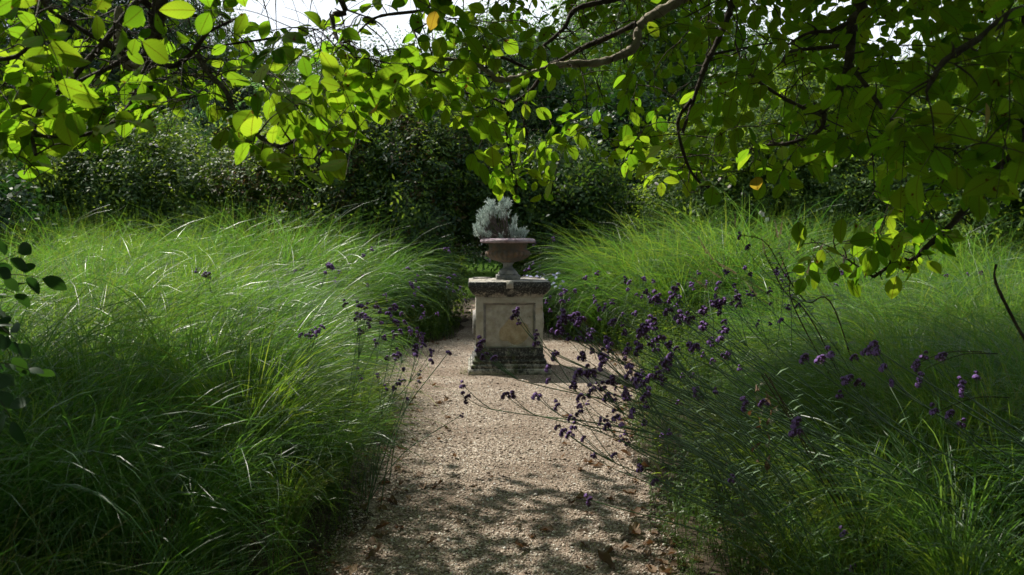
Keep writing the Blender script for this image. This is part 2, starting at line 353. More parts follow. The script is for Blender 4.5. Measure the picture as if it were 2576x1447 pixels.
rs = ramp(N_, [(0, (.13, .095, .075)), (.3, (.25, .19, .145)), (.55, (.36, .288, .222)), (.8, (.46, .39, .32)), (.93, (.64, .58, .50)), (1, (.76, .73, .68))])
L_(ff.outputs[0], rs.inputs[0]); L_(rs.outputs[0], p_.inputs["Base Color"]); p_.inputs["Roughness"].default_value = .75; L_(p_.outputs[0], o_.inputs[0])
M['pebble'] = m
M['lawn'] = solid_mat("mown_lawn", [(.03, .065, .012), (.045, .085, .015), (.06, .10, .02)], 1.0, 3, .8, 60, spec=0)

# ------------------------------------------------------------------ geometry-node scatter for uncountable stuff
PROTO = bpy.data.collections.new("prototypes")
def scatter(name, protos, pts, rots, scl, idx, **kw):
    """one object that repeats a few meshes over many points"""
    pts = np.asarray(pts, np.float32)
    me = bpy.data.meshes.new(name); me.vertices.add(len(pts)); me.vertices.foreach_set("co", pts.ravel())
    for nm, ty, arr in (("rot", 'FLOAT_VECTOR', rots), ("scl", 'FLOAT_VECTOR', scl)):
        a = me.attributes.new(nm, ty, 'POINT'); a.data.foreach_set("vector", np.asarray(arr, np.float32).ravel())
    a = me.attributes.new("idx", 'INT', 'POINT'); a.data.foreach_set("value", np.asarray(idx, np.int32))
    me.update()
    o = link(name, me, **kw)
    ng = bpy.data.node_groups.new(name + "_nodes", 'GeometryNodeTree')
    ng.interface.new_socket("Geometry", in_out='INPUT', socket_type='NodeSocketGeometry')
    ng.interface.new_socket("Geometry", in_out='OUTPUT', socket_type='NodeSocketGeometry')
    n = ng.nodes.new; l = ng.links.new
    gi = n("NodeGroupInput"); go = n("NodeGroupOutput"); iop = n("GeometryNodeInstanceOnPoints"); g2 = n("GeometryNodeGeometryToInstance")
    for pm in protos:
        if pm.name not in bpy.data.objects:
            po = bpy.data.objects.new(pm.name, pm); PROTO.objects.link(po)
        oi_ = n("GeometryNodeObjectInfo"); oi_.inputs["Object"].default_value = bpy.data.objects[pm.name]
        oi_.inputs["As Instance"].default_value = False
        l(oi_.outputs["Geometry"], g2.inputs[0])
    iop.inputs["Pick Instance"].default_value = True
    def attr(nm, ty):
        x = n("GeometryNodeInputNamedAttribute"); x.data_type = ty; x.inputs["Name"].default_value = nm; return x.outputs["Attribute"]
    e = n("FunctionNodeEulerToRotation"); l(attr("rot", 'FLOAT_VECTOR'), e.inputs[0])
    l(gi.outputs[0], iop.inputs["Points"]); l(g2.outputs[0], iop.inputs["Instance"]); l(e.outputs[0], iop.inputs["Rotation"])
    l(attr("scl", 'FLOAT_VECTOR'), iop.inputs["Scale"]); l(attr("idx", 'INT'), iop.inputs["Instance Index"])
    l(iop.outputs[0], go.inputs[0])
    o.modifiers.new("scatter", 'NODES').node_group = ng
    return o

# ------------------------------------------------------------------ blade / leaf primitives
def blades(mb, base, az, th0, kap, Lb, w0, S=7, twist=0.0, power=1.4):
    n = len(base); t = np.linspace(0, 1, S + 1)
    th = th0[:, None] + kap[:, None] * t[None, :] ** power
    ds = (Lb / S)[:, None]
    hx = np.cumsum(np.sin(th[:, :-1]) * ds, 1); vz = np.cumsum(np.cos(th[:, :-1]) * ds, 1)
    hx = np.hstack([np.zeros((n, 1)), hx]); vz = np.hstack([np.zeros((n, 1)), vz])
    az2 = az[:, None] + twist * t[None, :] * rng.normal(size=(n, 1))
    P = base[:, None, :] + np.stack([hx * np.cos(az2), hx * np.sin(az2), vz], -1)
    wd = w0[:, None] * np.clip(1 - t, 0.04, 1)[None, :] ** .7 * np.clip(t * 6 + .5, 0, 1)[None, :]
    tw = rng.normal(0, .5, size=(n, 1)) + t[None, :] * rng.normal(0, .6, size=(n, 1))
    nx, nz = -np.cos(th), np.sin(th)
    side = np.stack([-np.sin(az2), np.cos(az2), np.zeros_like(az2)], -1)
    nor = np.stack([nx * np.cos(az2), nx * np.sin(az2), nz], -1)
    D = side * np.cos(tw)[..., None] + nor * np.sin(tw)[..., None]
    A = P - D * wd[..., None] * .5; B = P + D * wd[..., None] * .5
    V = np.stack([A, B], 2).reshape(-1, 3)
    k = np.arange(S)[None, :] * 2 + np.arange(n)[:, None] * (2 * (S + 1))
    F = np.stack([k, k + 1, k + 3, k + 2], -1).reshape(-1, 4)
    mb.add(V, F)

def leaf_shape(S=7, wid=.5, fold=.22, droop=.25, peak=.45, tip=1.0, wave=0.0):
    """unit leaf along +x, V (S+1)*3, faces, uv"""
    t = np.linspace(0, 1, S + 1)
    w = np.sin(np.pi * t ** (math.log(.5) / math.log(peak))) ** .75 * wid * .5
    w[0] = .01; w[-1] = 0.004
    z = -droop * t ** 2
    V, UV = [], []
    for i in range(S + 1):
        wv = wave * math.sin(i * 2.1) if wave else 0
        V += [(t[i], -w[i], z[i] + fold * w[i] + wv * w[i]), (t[i], 0, z[i]), (t[i], w[i], z[i] + fold * w[i] - wv * w[i])]
        h = .5 * w[i] / (wid * .5)
        UV += [(t[i], .5 - h), (t[i], .5), (t[i], .5 + h)]
    F = []
    for i in range(S):
        a = i * 3
        F += [(a, a + 3, a + 4, a + 1), (a + 1, a + 4, a + 5, a + 2)]
    return np.array(V), np.array(F), np.array(UV)

def put_leaves(mb, shape, pos, d, nrm, L_):
    V0, F0, U0 = shape; n = len(pos)
    if n == 0: return
    x, y, z = frame_from(d, nrm)
    V = pos[:, None, :] + L_[:, None, None] * (V0[None, :, 0, None] * x[:, None, :] + V0[None, :, 1, None] * y[:, None, :] + V0[None, :, 2, None] * z[:, None, :])
    F = F0[None] + (np.arange(n) * len(V0))[:, None, None]
    mb.add(V.reshape(-1, 3), F.reshape(-1, 4), None, np.tile(U0, (n, 1)))

DIAMOND = (np.array([(0, 0, 0), (.5, -.24, .05), (1, 0, -.12), (.5, .24, .05)], float), np.array([(0, 1, 2, 3)]), np.zeros((4, 2)))
def dia(w): return (np.array([(0, 0, 0), (.45, -w / 2, .05), (1, 0, -.12), (.45, w / 2, .05)], float), np.array([(0, 1, 2, 3)]), np.zeros((4, 2)))
def unit(v): return v / (np.linalg.norm(v, axis=-1, keepdims=True) + 1e-9)

def sprig(name, mat, length=.4, n_leaf=8, n_let=5, let_len=.045, wid=.5, spread=.9, curve=.3, seed=0):
    """a shoot along +z with pinnate leaves around it"""
    g = np.random.default_rng(seed); mb = MB()
    pos, d, nr, ll = [], [], [], []
    for i in range(n_leaf):
        t = (i + .6) / n_leaf; a = i * 2.4 + g.uniform(-.4, .4)
        p = np.array([curve * length * t * t, 0, length * t])
        o = unit(np.array([math.cos(a) * spread, math.sin(a) * spread, .55 + g.uniform(-.3, .3)]))
        up = unit(np.array([0, 0, 1.]) + g.normal(0, .25, 3))
        rach = let_len * (n_let // 2 + .8)
        for k in range(n_let):
            if k == n_let - 1: pp = p + o * rach; dd = o
            else:
                j = k // 2; s = 1 if k % 2 else -1
                pp = p + o * let_len * (j + .7)
                sd = unit(np.cross(up, o)); dd = unit(o * .45 + sd * s + np.array([0, 0, -.15]))
            pos.append(pp); d.append(dd + g.normal(0, .12, 3)); nr.append(up + g.normal(0, .3, 3)); ll.append(let_len * g.uniform(.75, 1.2))
    put_leaves(mb, dia(wid), np.array(pos), np.array(d), np.array(nr), np.array(ll))
    return mb.mesh(name, mat)

def euler_up(dirs, spin):
    """eulers turning +z to dirs with random spin"""
    out_ = np.zeros((len(dirs), 3))
    for i, (d, s) in enumerate(zip(dirs, spin)):
        q = Vector(d).to_track_quat('Z', 'Y') @ Euler((0, 0, s)).to_quaternion()
        out_[i] = q.to_euler()
    return out_

# ================================================================== STRUCTURE: ground, path, lawn
def sheet(name, P, z, mat, kind='structure'):
    P = np.asarray(P, float); V = np.column_stack([P, np.full(len(P), z)])
    me = bpy.data.meshes.new(name); me.from_pydata(V.tolist(), [], [list(range(len(P)))]); me.update()
    me.materials.append(mat); return link(name, me, kind=kind)
g = 90.0
sheet('ground', [(-g, -20), (g, -20), (g, 160), (-g, 160)], 0.0, M['soil'])
YL = [-4, 3.4, 4.4, 5.75, 7.2, 8.3, 9.5, 10.5, 11.3, 12, 17.5]
XL = [-.75, -.76, -.80, -.85, -1.10, -1.55, -1.70, -1.30, -.86, -.80, -.80]
XR = [.68, .70, .78, .84, 1.10, 1.35, 1.40, 1.10, .66, .45, .40]
ys = np.arange(-4, 17.5, .12)
lft = [(np.interp(y, YL, XL) + .05 * math.sin(y * 5.1) + rng.normal(0, .02), y) for y in ys]
rgt = [(np.interp(y, YL, XR) + .05 * math.sin(y * 4.3 + 1) + rng.normal(0, .02), y) for y in ys]
sheet('gravel_path', lft + rgt[::-1], .004, M['gravel'])
sheet('lawn', [(-30, 19), (30, 19), (30, 60), (-30, 60)], .004, M['lawn'])

# loose stones lying on the path
def stone_proto(i):
    g_ = np.random.default_rng(i)
    P = np.array([(1, 0, 0), (.3, .95, 0), (-.8, .6, 0), (-.8, -.6, 0), (.3, -.95, 0), (0.15, .1, .75), (-.2, -.2, .7), (0, 0, -.6)]) * g_.uniform(.75, 1.2, (8, 3))
    F = [(0, 1, 5), (1, 2, 5), (2, 6, 5), (2, 3, 6), (3, 4, 6), (4, 5, 6), (4, 0, 5), (1, 0, 7), (2, 1, 7), (3, 2, 7), (4, 3, 7), (0, 4, 7)]
    return mesh_np("stone_shape_%d" % i, P, None, F, M['pebble'])
sp_ = [stone_proto(i) for i in range(6)]
n = 62000
Y = 2.9 + 9.5 * rng.beta(.9, 1.9, n); xl_, xr_ = np.interp(Y, YL, XL), np.interp(Y, YL, XR)
X = xl_ - .08 + (xr_ - xl_ + .16) * rng.random(n)
keep = ~((np.abs(X + .045) < .40) & (np.abs(Y - 8.7) < .40))
X, Y = X[keep], Y[keep]; n = len(X)
s = rng.lognormal(math.log(.0042), .45, n); s = np.clip(s, .002, .017)
scatter('gravel', sp_, np.column_stack([X, Y, .004 + s * .25]), np.column_stack([rng.normal(0, .4, n), rng.normal(0, .4, n), rng.uniform(0, 6.28, n)]),
        np.column_stack([s, s * .9, s * .75]), rng.integers(0, 6, n), kind='stuff', label='fine beige and grey gravel covering the garden path', cat='gravel')

# ================================================================== PEDESTAL
PX, PY = -.045, 8.70
ped = thing('stone_pedestal', 'square weathered limestone pedestal with recessed front panel standing on the gravel path', 'pedestal', (PX, PY, 0), R(3))
def ring_square(hw, z, seg=14, ch=.01, wob=.0):
    t = np.linspace(-1, 1, seg + 1); w = hw - ch
    side = [(x * w, -hw) for x in t]
    pts = []
    for k in range(4):
        a = k * math.pi / 2; c, s_ = math.cos(a), math.sin(a)
        pts += [(c * x - s_ * y, s_ * x + c * y) for x, y in side]
    P = np.array(pts); P = P + rng.normal(0, wob, P.shape)
    return np.column_stack([P, z + rng.normal(0, wob * .6, len(P))])
def square_mould(prof, wob=.0015, top=True, bottom=False, crown=0.0):
    mb = MB(); rings = [ring_square(h, z, wob=wob) for h, z in prof]; n = len(rings[0])
    V = np.concatenate(rings); i = np.arange(len(rings) - 1)[:, None] * n; j = np.arange(n)[None, :]; j2 = (j + 1) % n
    mb.add(V, np.stack([i + j, i + j2, i + n + j2, i + n + j], -1).reshape(-1, 4))
    if top:
        c = rings[-1]; prev = c; hw, z = prof[-1]; RR = [c]
        for f in (.8, .55, .3, .02):
            r_ = ring_square(hw * f, z + crown * (1 - f), ch=.002, wob=wob * 1.5); RR.append(r_)
        V = np.concatenate(RR); i = np.arange(len(RR) - 1)[:, None] * n
        mb.add(V, np.stack([i + j, i + j2, i + n + j2, i + n + j], -1).reshape(-1, 4))
    return mb
def zz(zy): return 1.44 - ((453 + .3649 * zy) - 598) / 241.0
base_prof = [(.434, 0.0), (.438, .010), (.436, .056), (.428, .062), (.408, .064), (.412, .072), (.414, .088), (.410, .100), (.398, .106), (.388, .108), (.386, .124), (.392, .130), (.392, .142), (.376, .146), (.368, .16), (.364, .18), (.372, .186), (.372, .198), (.358, .202), (.358, .276)]
link('base', square_mould(base_prof, .0012).mesh('pedestal_base', M['stone_base'], False), ped)
cap_prof = [(.345, .815), (.357, .818), (.358, .83), (.368, .84), (.385, .852), (.402, .872), (.415, .892), (.421, .905), (.423, .913), (.428, .918), (.430, .93), (.430, .968), (.424, .978)]
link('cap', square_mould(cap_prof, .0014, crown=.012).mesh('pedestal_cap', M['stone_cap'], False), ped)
mb = MB(); box(mb, -.037, .037, -.441, -.36, .912, .992); link('cap_tab', mb.mesh('cap_tab', M['stone_die']), ped)
for sx in (-1, 1):
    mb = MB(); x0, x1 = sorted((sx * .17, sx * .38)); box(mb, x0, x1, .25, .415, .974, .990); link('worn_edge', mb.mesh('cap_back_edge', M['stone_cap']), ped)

# die: core, stiles and top rail round the recessed panel
mb = MB()
h, t_ = .3525, .046
box(mb, -h, h, -h + t_, h, .276, .816)
def grid_box(x0, x1, z0, z1, y0, y1, nx, nz, wob=.0012):
    xs, zs = np.linspace(x0, x1, nx + 1), np.linspace(z0, z1, nz + 1)
    V = [(x + rng.normal(0, wob), y0 + rng.normal(0, wob), z) for z in zs for x in xs]
    F = [(j * (nx + 1) + i, j * (nx + 1) + i + 1, (j + 1) * (nx + 1) + i + 1, (j + 1) * (nx + 1) + i) for j in range(nz) for i in range(nx)]
    mb.add(V, F)
    V = [(x0, y0, z0), (x0, y1, z0), (x0, y1, z1), (x0, y0, z1), (x1, y0, z0), (x1, y1, z0), (x1, y1, z1), (x1, y0, z1)]
    mb.add(V, [(0, 3, 2, 1), (4, 5, 6, 7), (3, 7, 6, 2), (0, 1, 5, 4)])
grid_box(-h, -.275, .279, .813, -h, -h + t_ + .002, 4, 24); grid_box(.275, h, .279, .813, -h, -h + t_ + .002, 4, 24)
grid_box(-.275, .275, .755, .813, -h, -h + t_ + .002, 20, 3)
link('die', mb.mesh('pedestal_die', M['stone_die'], False), ped); mb = MB()
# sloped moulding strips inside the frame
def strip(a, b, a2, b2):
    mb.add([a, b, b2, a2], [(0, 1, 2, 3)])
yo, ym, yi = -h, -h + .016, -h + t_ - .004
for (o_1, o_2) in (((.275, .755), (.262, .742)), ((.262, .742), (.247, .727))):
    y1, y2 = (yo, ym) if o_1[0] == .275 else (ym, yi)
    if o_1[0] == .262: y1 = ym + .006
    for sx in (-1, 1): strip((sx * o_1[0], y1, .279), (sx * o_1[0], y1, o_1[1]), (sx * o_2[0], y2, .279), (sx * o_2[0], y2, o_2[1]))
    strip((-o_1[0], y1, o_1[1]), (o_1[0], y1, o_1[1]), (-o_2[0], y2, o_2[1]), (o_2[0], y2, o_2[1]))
link('panel_moulding', mb.mesh('panel_moulding', M['urn_foot'], False), ped)  # darker stone than the frame, painting in its shading line
# panel: grey render coat, flaked off round an ochre patch
flake = [(480, 965), (530, 955), (545, 985), (600, 1000), (617, 1060), (600, 1110), (555, 1140), (510, 1145), (470, 1120), (420, 1110), (415, 1050), (440, 1010), (462, 985)]
fl = np.array([((x - 482) * .3649 / 241, zz(y)) for x, y in flake]); fl = catmull(np.vstack([fl, fl[:1]]), 5)
def inside(poly, X_, Z_):
    r = np.zeros(X_.shape, bool); n_ = len(poly)
    for i in range(n_):
        x1, z1 = poly[i]; x2, z2 = poly[(i + 1) % n_]
        c = ((z1 > Z_) != (z2 > Z_)) & (X_ < (x2 - x1) * (Z_ - z1) / (z2 - z1 + 1e-12) + x1); r ^= c
    return r
nx_, nz_ = 84, 78
xs, zs = np.meshgrid(np.linspace(-.249, .249, nx_ + 1), np.linspace(.277, .729, nz_ + 1))
ins = inside(fl, xs, zs); base_y = -h + t_ - .003
hgt = np.where(ins, 0, .009) + rng.normal(0, .0006, xs.shape)
for k in range(34):   # pits and blisters in the render
    cx, cz, rr = rng.uniform(-.24, .24), rng.uniform(.3, .72), rng.uniform(.005, .018)
    dd = np.hypot(xs - cx, (zs - cz) * 1.3); hgt -= np.where(dd < rr, (1 - (dd / rr) ** 2) * .006, 0) * (~ins)
V = np.stack([xs, base_y - hgt, zs], -1).reshape(-1, 3)
F = np.array([(j * (nx_ + 1) + i, j * (nx_ + 1) + i + 1, (j + 1) * (nx_ + 1) + i + 1, (j + 1) * (nx_ + 1) + i) for j in range(nz_) for i in range(nx_)])
fm = ins.reshape(-1)[F].sum(1) >= 2
for nm, sel, mat in (('render_coat', ~fm, M['panel']), ('bare_patch', fm, M['render_flake'])):
    link(nm, mesh_np('panel_' + nm, V, F[sel], None, mat), ped)
# carved roundels on the two side faces
def roundel(sx):
    mb = MB(); prof = [(.0, .0), (.06, .006), (.085, .012), (.10, .035), (.118, .045), (.132, .035), (.137, .0)]
    lathe(mb, [(r_, z_) for r_, z_ in prof][::-1], 36, lambda r_, z_, a, t: (r_ * (1 + .02 * np.sin(a * 18)), z_ * (1 + .12 * np.sin(a * 18))))
    o = link('roundel', mb.mesh('roundel', M['urn_foot' if sx < 0 else 'stone_cap'], True), ped)
    o.location = (sx * .353, 0, .515); o.rotation_euler = (0, sx * R(90), 0); o.scale = (1.0, 1, .72)
roundel(-1); roundel(1)

# ================================================================== URN
urn = thing('garden_urn', 'round terracotta garden urn with fluted bowl and wide flat rim standing on the pedestal', 'urn', (PX, PY, 0), R(8))
def urn_mod(r_, z_, a, t):
    w = np.clip((1.305 - z_) / .02, 0, 1) * np.clip((z_ - 1.165) / .02, 0, 1)
    return r_ * (1 + w * (.085 * np.abs(np.sin(a * 13)) ** .5 - .06)), z_
bowl = [(.055, 1.165), (.075, 1.172), (.12, 1.184), (.165, 1.199), (.205, 1.22), (.232, 1.243), (.243, 1.262), (.240, 1.282), (.228, 1.296), (.216, 1.302), (.209, 1.312),
        (.207, 1.33), (.210, 1.35), (.216, 1.37), (.222, 1.388), (.24, 1.388), (.19, 1.40), (.17, 1.39), (.0, 1.385)]
mb = MB(); lathe(mb, bowl, 156, urn_mod); link('bowl', mb.mesh('urn_bowl', M['terracotta'], True), urn)
def rim_mod(r_, z_, a, t):
    w = np.clip((r_ - .22) / .05, 0, 1)
    gr = np.maximum(np.clip(1 - np.abs(((a * 26 / (2 * np.pi) + t * 1.4) % 1) - .5) * 8, 0, 1), np.clip(1 - np.abs(((a * 26 / (2 * np.pi) - t * 1.4) % 1) - .5) * 8, 0, 1))
    return r_ - gr * .004 * w, z_ - gr * .006 * w
mb = MB(); lathe(mb, [(.215, 1.386), (.26, 1.385), (.292, 1.388), (.301, 1.396), (.303, 1.406), (.298, 1.417), (.285, 1.426), (.262, 1.431), (.24, 1.433), (.232, 1.43), (.228, 1.40)], 192, rim_mod)
link('rim', mb.mesh('urn_rim', M['rim'], True), urn)
mb = MB(); lathe(mb, [(.0, 1.170), (.068, 1.170), (.070, 1.163), (.060, 1.158), (.051, 1.148), (.050, 1.13), (.056, 1.112), (.075, 1.092), (.095, 1.075), (.107, 1.055), (.110, 1.036), (.0, 1.034)], 48)
link('foot', mb.mesh('urn_foot', M['urn_foot'], True), urn)
mb = MB(); box(mb, -.128, .128, -.128, .128, .986, 1.035); o = link('plinth_block', mb.mesh('urn_plinth', M['urn_foot']), urn, rot=(0, 0, R(-5)))
bv = o.modifiers.new('b', 'BEVEL'); bv.width = .004
mb = MB(); lathe(mb, [(.229, 1.402), (.15, 1.415), (.0, 1.42)], 32); link('soil', mb.mesh('urn_soil', M['soil']), urn)

# silver plant in the urn
sil = thing('silver_shrub', 'bushy silver-leaved shrub with bare grey stems growing in the terracotta urn', 'plant', (PX, PY, 1.41))
U = .3649 / 230.0
def sil_pt(zx, zy, dy): return np.array([(zx - 485) * U, dy, 1.44 - ((453 + .3649 * zy) - 598) / 230.0 - 1.41])
lobes = [(-51.5 + x * .524, 68.5 + y * .524, rx * .524, ry * .524, k) for x, y, rx, ry, k in
         [(625, 520, 50, 70, 14), (710, 380, 70, 110, 24), (795, 220, 45, 80, 15), (770, 300, 50, 70, 10), (935, 165, 42, 75, 12), (1010, 210, 42, 80, 12), (920, 300, 100, 80, 18),
          (1105, 385, 22, 30, 4), (1120, 570, 110, 65, 26), (1220, 560, 40, 60, 12), (760, 590, 35, 30, 7), (1110, 480, 30, 35, 6), (960, 610, 40, 25, 5), (680, 560, 50, 30, 8)]]
stem_mb, leaf_pos, leaf_d, leaf_n, leaf_l = MB(), [], [], [], []
for (cx, cy, rx, ry, k) in lobes:
    for q in range(int(k * 1.15)):
        a, rr = rng.uniform(0, 6.28), math.sqrt(rng.random())
        tip = sil_pt(cx + rx * rr * math.cos(a), cy + ry * rr * math.sin(a), rng.uniform(-.13, .13))
        root = np.array([rng.uniform(-.05, .05) + tip[0] * .15, rng.uniform(-.05, .05), 0.0])
        mid = root * .35 + tip * .65 + np.array([tip[0] * .12, 0, -.05]) + rng.normal(0, .012, 3)
        if q % 3 != 0: tube(stem_mb, catmull([root, mid, tip], 4), .0032, .0014, 4, cap=False)
        dirn = unit(np.array([tip[0] * .5, tip[1] * .5, .35]) + rng.normal(0, .12, 3))
        for s_ in range(3):
            b0 = tip + rng.normal(0, .012, 3) - dirn * .03; dn = unit(dirn + rng.normal(0, .25, 3)); 
            for i in range(13):
                t = i / 12; aa = i * 2.4
                side = unit(np.cross(dn, [math.cos(aa), math.sin(aa), .2]))
                leaf_pos.append(b0 + dn * .05 * t); leaf_d.append(unit(dn * (0.75 + .6 * t) + side * .6)); leaf_n.append(dn - side * .5); leaf_l.append(rng.uniform(.022, .034))
link('stems', stem_mb.mesh('silver_shrub_stems', M['twig_grey']), sil, kind='stuff')
mb = MB(); put_leaves(mb, dia(.2), np.array(leaf_pos), np.array(leaf_d), np.array(leaf_n), np.array(leaf_l))
link('foliage', mb.mesh('silver_shrub_foliage', M['silver']), sil, kind='stuff')

# ================================================================== GRASSES
def tuft(name, seed, nb, th, kap, Lr, w, mat, r0=.10, bias=.6, S=8):
    g_ = np.random.default_rng(seed); mb = MB()
    az = g_.uniform(0, 6.283, nb); m_ = g_.random(nb) < bias; az[m_] = g_.normal(0, 1.0, m_.sum())
    rr = r0 * np.sqrt(g_.random(nb)); base = np.column_stack([rr * np.cos(az + g_.normal(0, .5, nb)), rr * np.sin(az), np.zeros(nb)])
    blades(mb, base, az, np.abs(g_.normal(*th, nb)), g_.uniform(*kap, nb), g_.uniform(*Lr, nb), g_.uniform(*w, nb), S, .25)
    return mb.mesh(name, mat)
T_arch = [tuft("arching_tuft_%d" % i, 100 + i, 340, (.10, .17), (1.2, 2.9), (.85, 1.65), (.005, .0115), M['grass']) for i in range(6)]
T_wide = [tuft("broad_tuft_%d" % i, 130 + i, 170, (.07, .15), (1.4, 2.9), (1.15, 1.85), (.008, .015), M['grass_blue'], S=10) for i in range(3)]
T_up = [tuft("upright_tuft_%d" % i, 160 + i, 60, (.02, .12), (.15, .8), (1.0, 1.5), (.0028, .0055), M['grass'], bias=.2, S=6) for i in range(3)]
T_dry = [tuft("straw_tuft_%d" % i, 180 + i, 22, (.1, .15), (.4, 1.6), (.9, 1.4), (.0025, .0045), M['grass_dry'], S=7) for i in range(2)]
GP = T_arch + T_wide + T_up + T_dry
def hgt_left(x, y): return np.interp(y, [1.5, 3, 5, 8, 11, 13.5], [.66, .78, .92, 1.10, 1.32, 1.36])
def hgt_right(x, y):
    hh = np.interp(y, [1.5, 4, 6, 9, 10.5, 13.5], [.62, .78, .88, 1.10, 1.36, 1.42])
    return hh - np.clip((x - 4.2) / 4, 0, 1) * .16
MOUNDS = [(-2.3, 3.9, 1.2, .20), (-3.6, 6.6, 1.6, .08), (-2.9, 11.6, 1.7, .13), (-6.3, 10.8, 2.0, .10), (2.6, 11.4, 1.5, .17), (5.6, 9.4, 1.8, .08), (2.7, 4.2, 1.2, .12)]
def grass_field(name, side, hf, edge, label, spacing=.30):
    pts, rot, scl, idx = [], [], [], []
    y = 1.0
    while y < 13.2:
        sp = spacing * (1.0 if y < 8 else 1.15)
        x = edge(y) + rng.uniform(0, .1)
        lim = .70 * y + 2.2
        first = 0
        while x < lim:
            px_, py_ = side * (x + rng.normal(0, .07)), y + rng.normal(0, .09)
            hh = float(hf(abs(px_), py_)) * rng.uniform(.90, 1.08) * (1 + .08 * math.sin(px_ * 1.6 + 1.3) * math.sin(py_ * 1.15 + .4)) * (.93 + sum(a_ * math.exp(-((px_ - cx_) / w_) ** 2 - ((py_ - cy_) / 1.3) ** 2) for cx_, cy_, w_, a_ in MOUNDS)) * ((.58 if y < 9 else .80) if first == 0 else (.78 if y < 9 else .92) if first == 1 else .92 if first == 2 and y < 9 else 1.0)
            u = rng.random()
            k = rng.integers(0, 6) if u < .58 else 6 + rng.integers(0, 3) if u < .73 else 9 + rng.integers(0, 3) if u < .86 else 12 + rng.integers(0, 2)
            # tufts flop towards the path at the edge, and mostly sideways elsewhere
            head = (0 if side < 0 else math.pi) + rng.normal(0, .4 if first < 2 else .65) - .35 * side * (-1)
            pts.append((px_, py_, 0)); rot.append((rng.normal(0, .04), rng.normal(0, .04), head)); scl.append((hh * rng.uniform(.9, 1.1),) * 2 + (hh,)); idx.append(k)
            x += sp * rng.uniform(.75, 1.25); first += 1
        y += sp * .9
    return scatter(name, GP, pts, rot, scl, idx, kind='stuff', label=label, cat='grass')
def edge_l(y): return -float(np.interp(y, [0, 3.4, 5, 6.5, 7.6, 8.6, 9.6, 10.3, 11.0, 12, 13.5], [-1.02, -1.00, -1.06, -1.25, -1.65, -2.15, -2.35, -2.15, -1.70, -1.30, -1.4]))
def edge_r(y): return float(np.interp(y, [0, 3, 5, 7, 8.6, 9.6, 10.3, 10.9, 12, 13.5], [1.05, 1.12, 1.6, 2.3, 2.5, 2.1, 1.6, 1.20, .95, 1.0]))
grass_field('ornamental_grass', -1, hgt_left, edge_l, 'tall arching ornamental grass filling the bed left of the path')
grass_field('ornamental_grass', 1, hgt_right, edge_r, 'tall arching ornamental grass filling the bed right of the path')

# thin upright blades standing above the skyline of the beds
pts, rot, scl, idx = [], [], [], []
for (xa, xb, ya, yb, k, zz_) in ((-7.5, -3.2, 9.5, 12.6, 46, 1.22), (2.6, 6.5, 10.5, 12.8, 30, 1.18), (-3.2, -1.9, 11.8, 13, 6, 1.15), (1.5, 2.6, 11.8, 13, 8, 1.1)):
    for q in range(k):
        s_ = zz_ * rng.uniform(.95, 1.25)
        pts.append((rng.uniform(xa, xb), rng.uniform(ya, yb), .0)); rot.append((rng.normal(0, .08), rng.normal(0, .08), rng.uniform(0, 6.3))); scl.append((s_ * .7, s_ * .7, s_)); idx.append(rng.integers(0, 3))
scatter('tall_grass', T_up, pts, rot, scl, idx, kind='stuff', label='thin upright grass blades standing above the beds', cat='grass')

# leafy undergrowth: asters and goldenrod shoots round the pedestal circle and under the verbena
def herb(name, seed, H, nl, ll, wid):
    g_ = np.random.default_rng(seed); mb = MB()
    pos, d, nr, l_ = [], [], [], []
    for s_ in range(3):
        lean = g_.normal(0, .14, 2); b0 = np.array([g_.normal(0, .04), g_.normal(0, .04), 0]); top = b0 + np.array([lean[0] * H, lean[1] * H, H * g_.uniform(.8, 1.1)])
        P = catmull([b0, (b0 + top) / 2 + np.append(g_.normal(0, .03, 2), 0), top], 4); tube(mb, P, .0028, .001, 3, cap=False)
        for i in range(nl):
            t = .12 + .88 * i / nl; a = i * 2.4 + s_
            pos.append(b0 * (1 - t) + top * t + (P[4] - (b0 + top) / 2) * (1 - abs(2 * t - 1))); d.append((math.cos(a), math.sin(a), g_.uniform(.1, .8))); nr.append((g_.normal(0, .3), g_.normal(0, .3), 1)); l_.append(ll * g_.uniform(.6, 1.2) * (1.15 - .6 * t))
    put_leaves(mb, leaf_shape(3, wid, .2, .35), np.array(pos), np.array(d), np.array(nr), np.array(l_))
    return mb.mesh(name, M['herb'])
HP = [herb("aster_shoot_%d" % i, 300 + i, .6, 24, .065, .16) for i in range(3)] + [herb("broad_shoot_%d" % i, 310 + i, .5, 18, .055, .28) for i in range(2)]
pts, rot, scl, idx = [], [], [], []
def herb_zone(x0, x1, y0, y1, k, s0, s1, cond=None):
    for q in range(k):
        x, y = rng.uniform(x0, x1), rng.uniform(y0, y1)
        if cond and not cond(x, y): continue
        s_ = rng.uniform(s0, s1); pts.append((x, y, 0)); rot.append((rng.normal(0, .12), rng.normal(0, .12), rng.uniform(0, 6.3))); scl.append((s_,) * 3); idx.append(rng.integers(0, 5))
xr = lambda y: float(np.interp(y, YL, XR)); xl = lambda y: float(np.interp(y, YL, XL))
herb_zone(.6, 2.3, 1.8, 7.2, 640, .4, 1.0, lambda x, y: xr(y) + .06 + .05 * math.sin(y * 3) < x < np.interp(y, [1.8, 4, 7], [1.35, 1.75, 2.4]))
herb_zone(.9, 3.0, 6.5, 9.8, 520, .7, 1.3, lambda x, y: x > xr(y) + .10)
herb_zone(.5, 2.3, 9.6, 12.2, 420, .7, 1.35, lambda x, y: x > xr(y) + .08)
herb_zone(-2.5, -.8, 9.6, 12.6, 420, .6, 1.25, lambda x, y: x < xl(y) - .08)
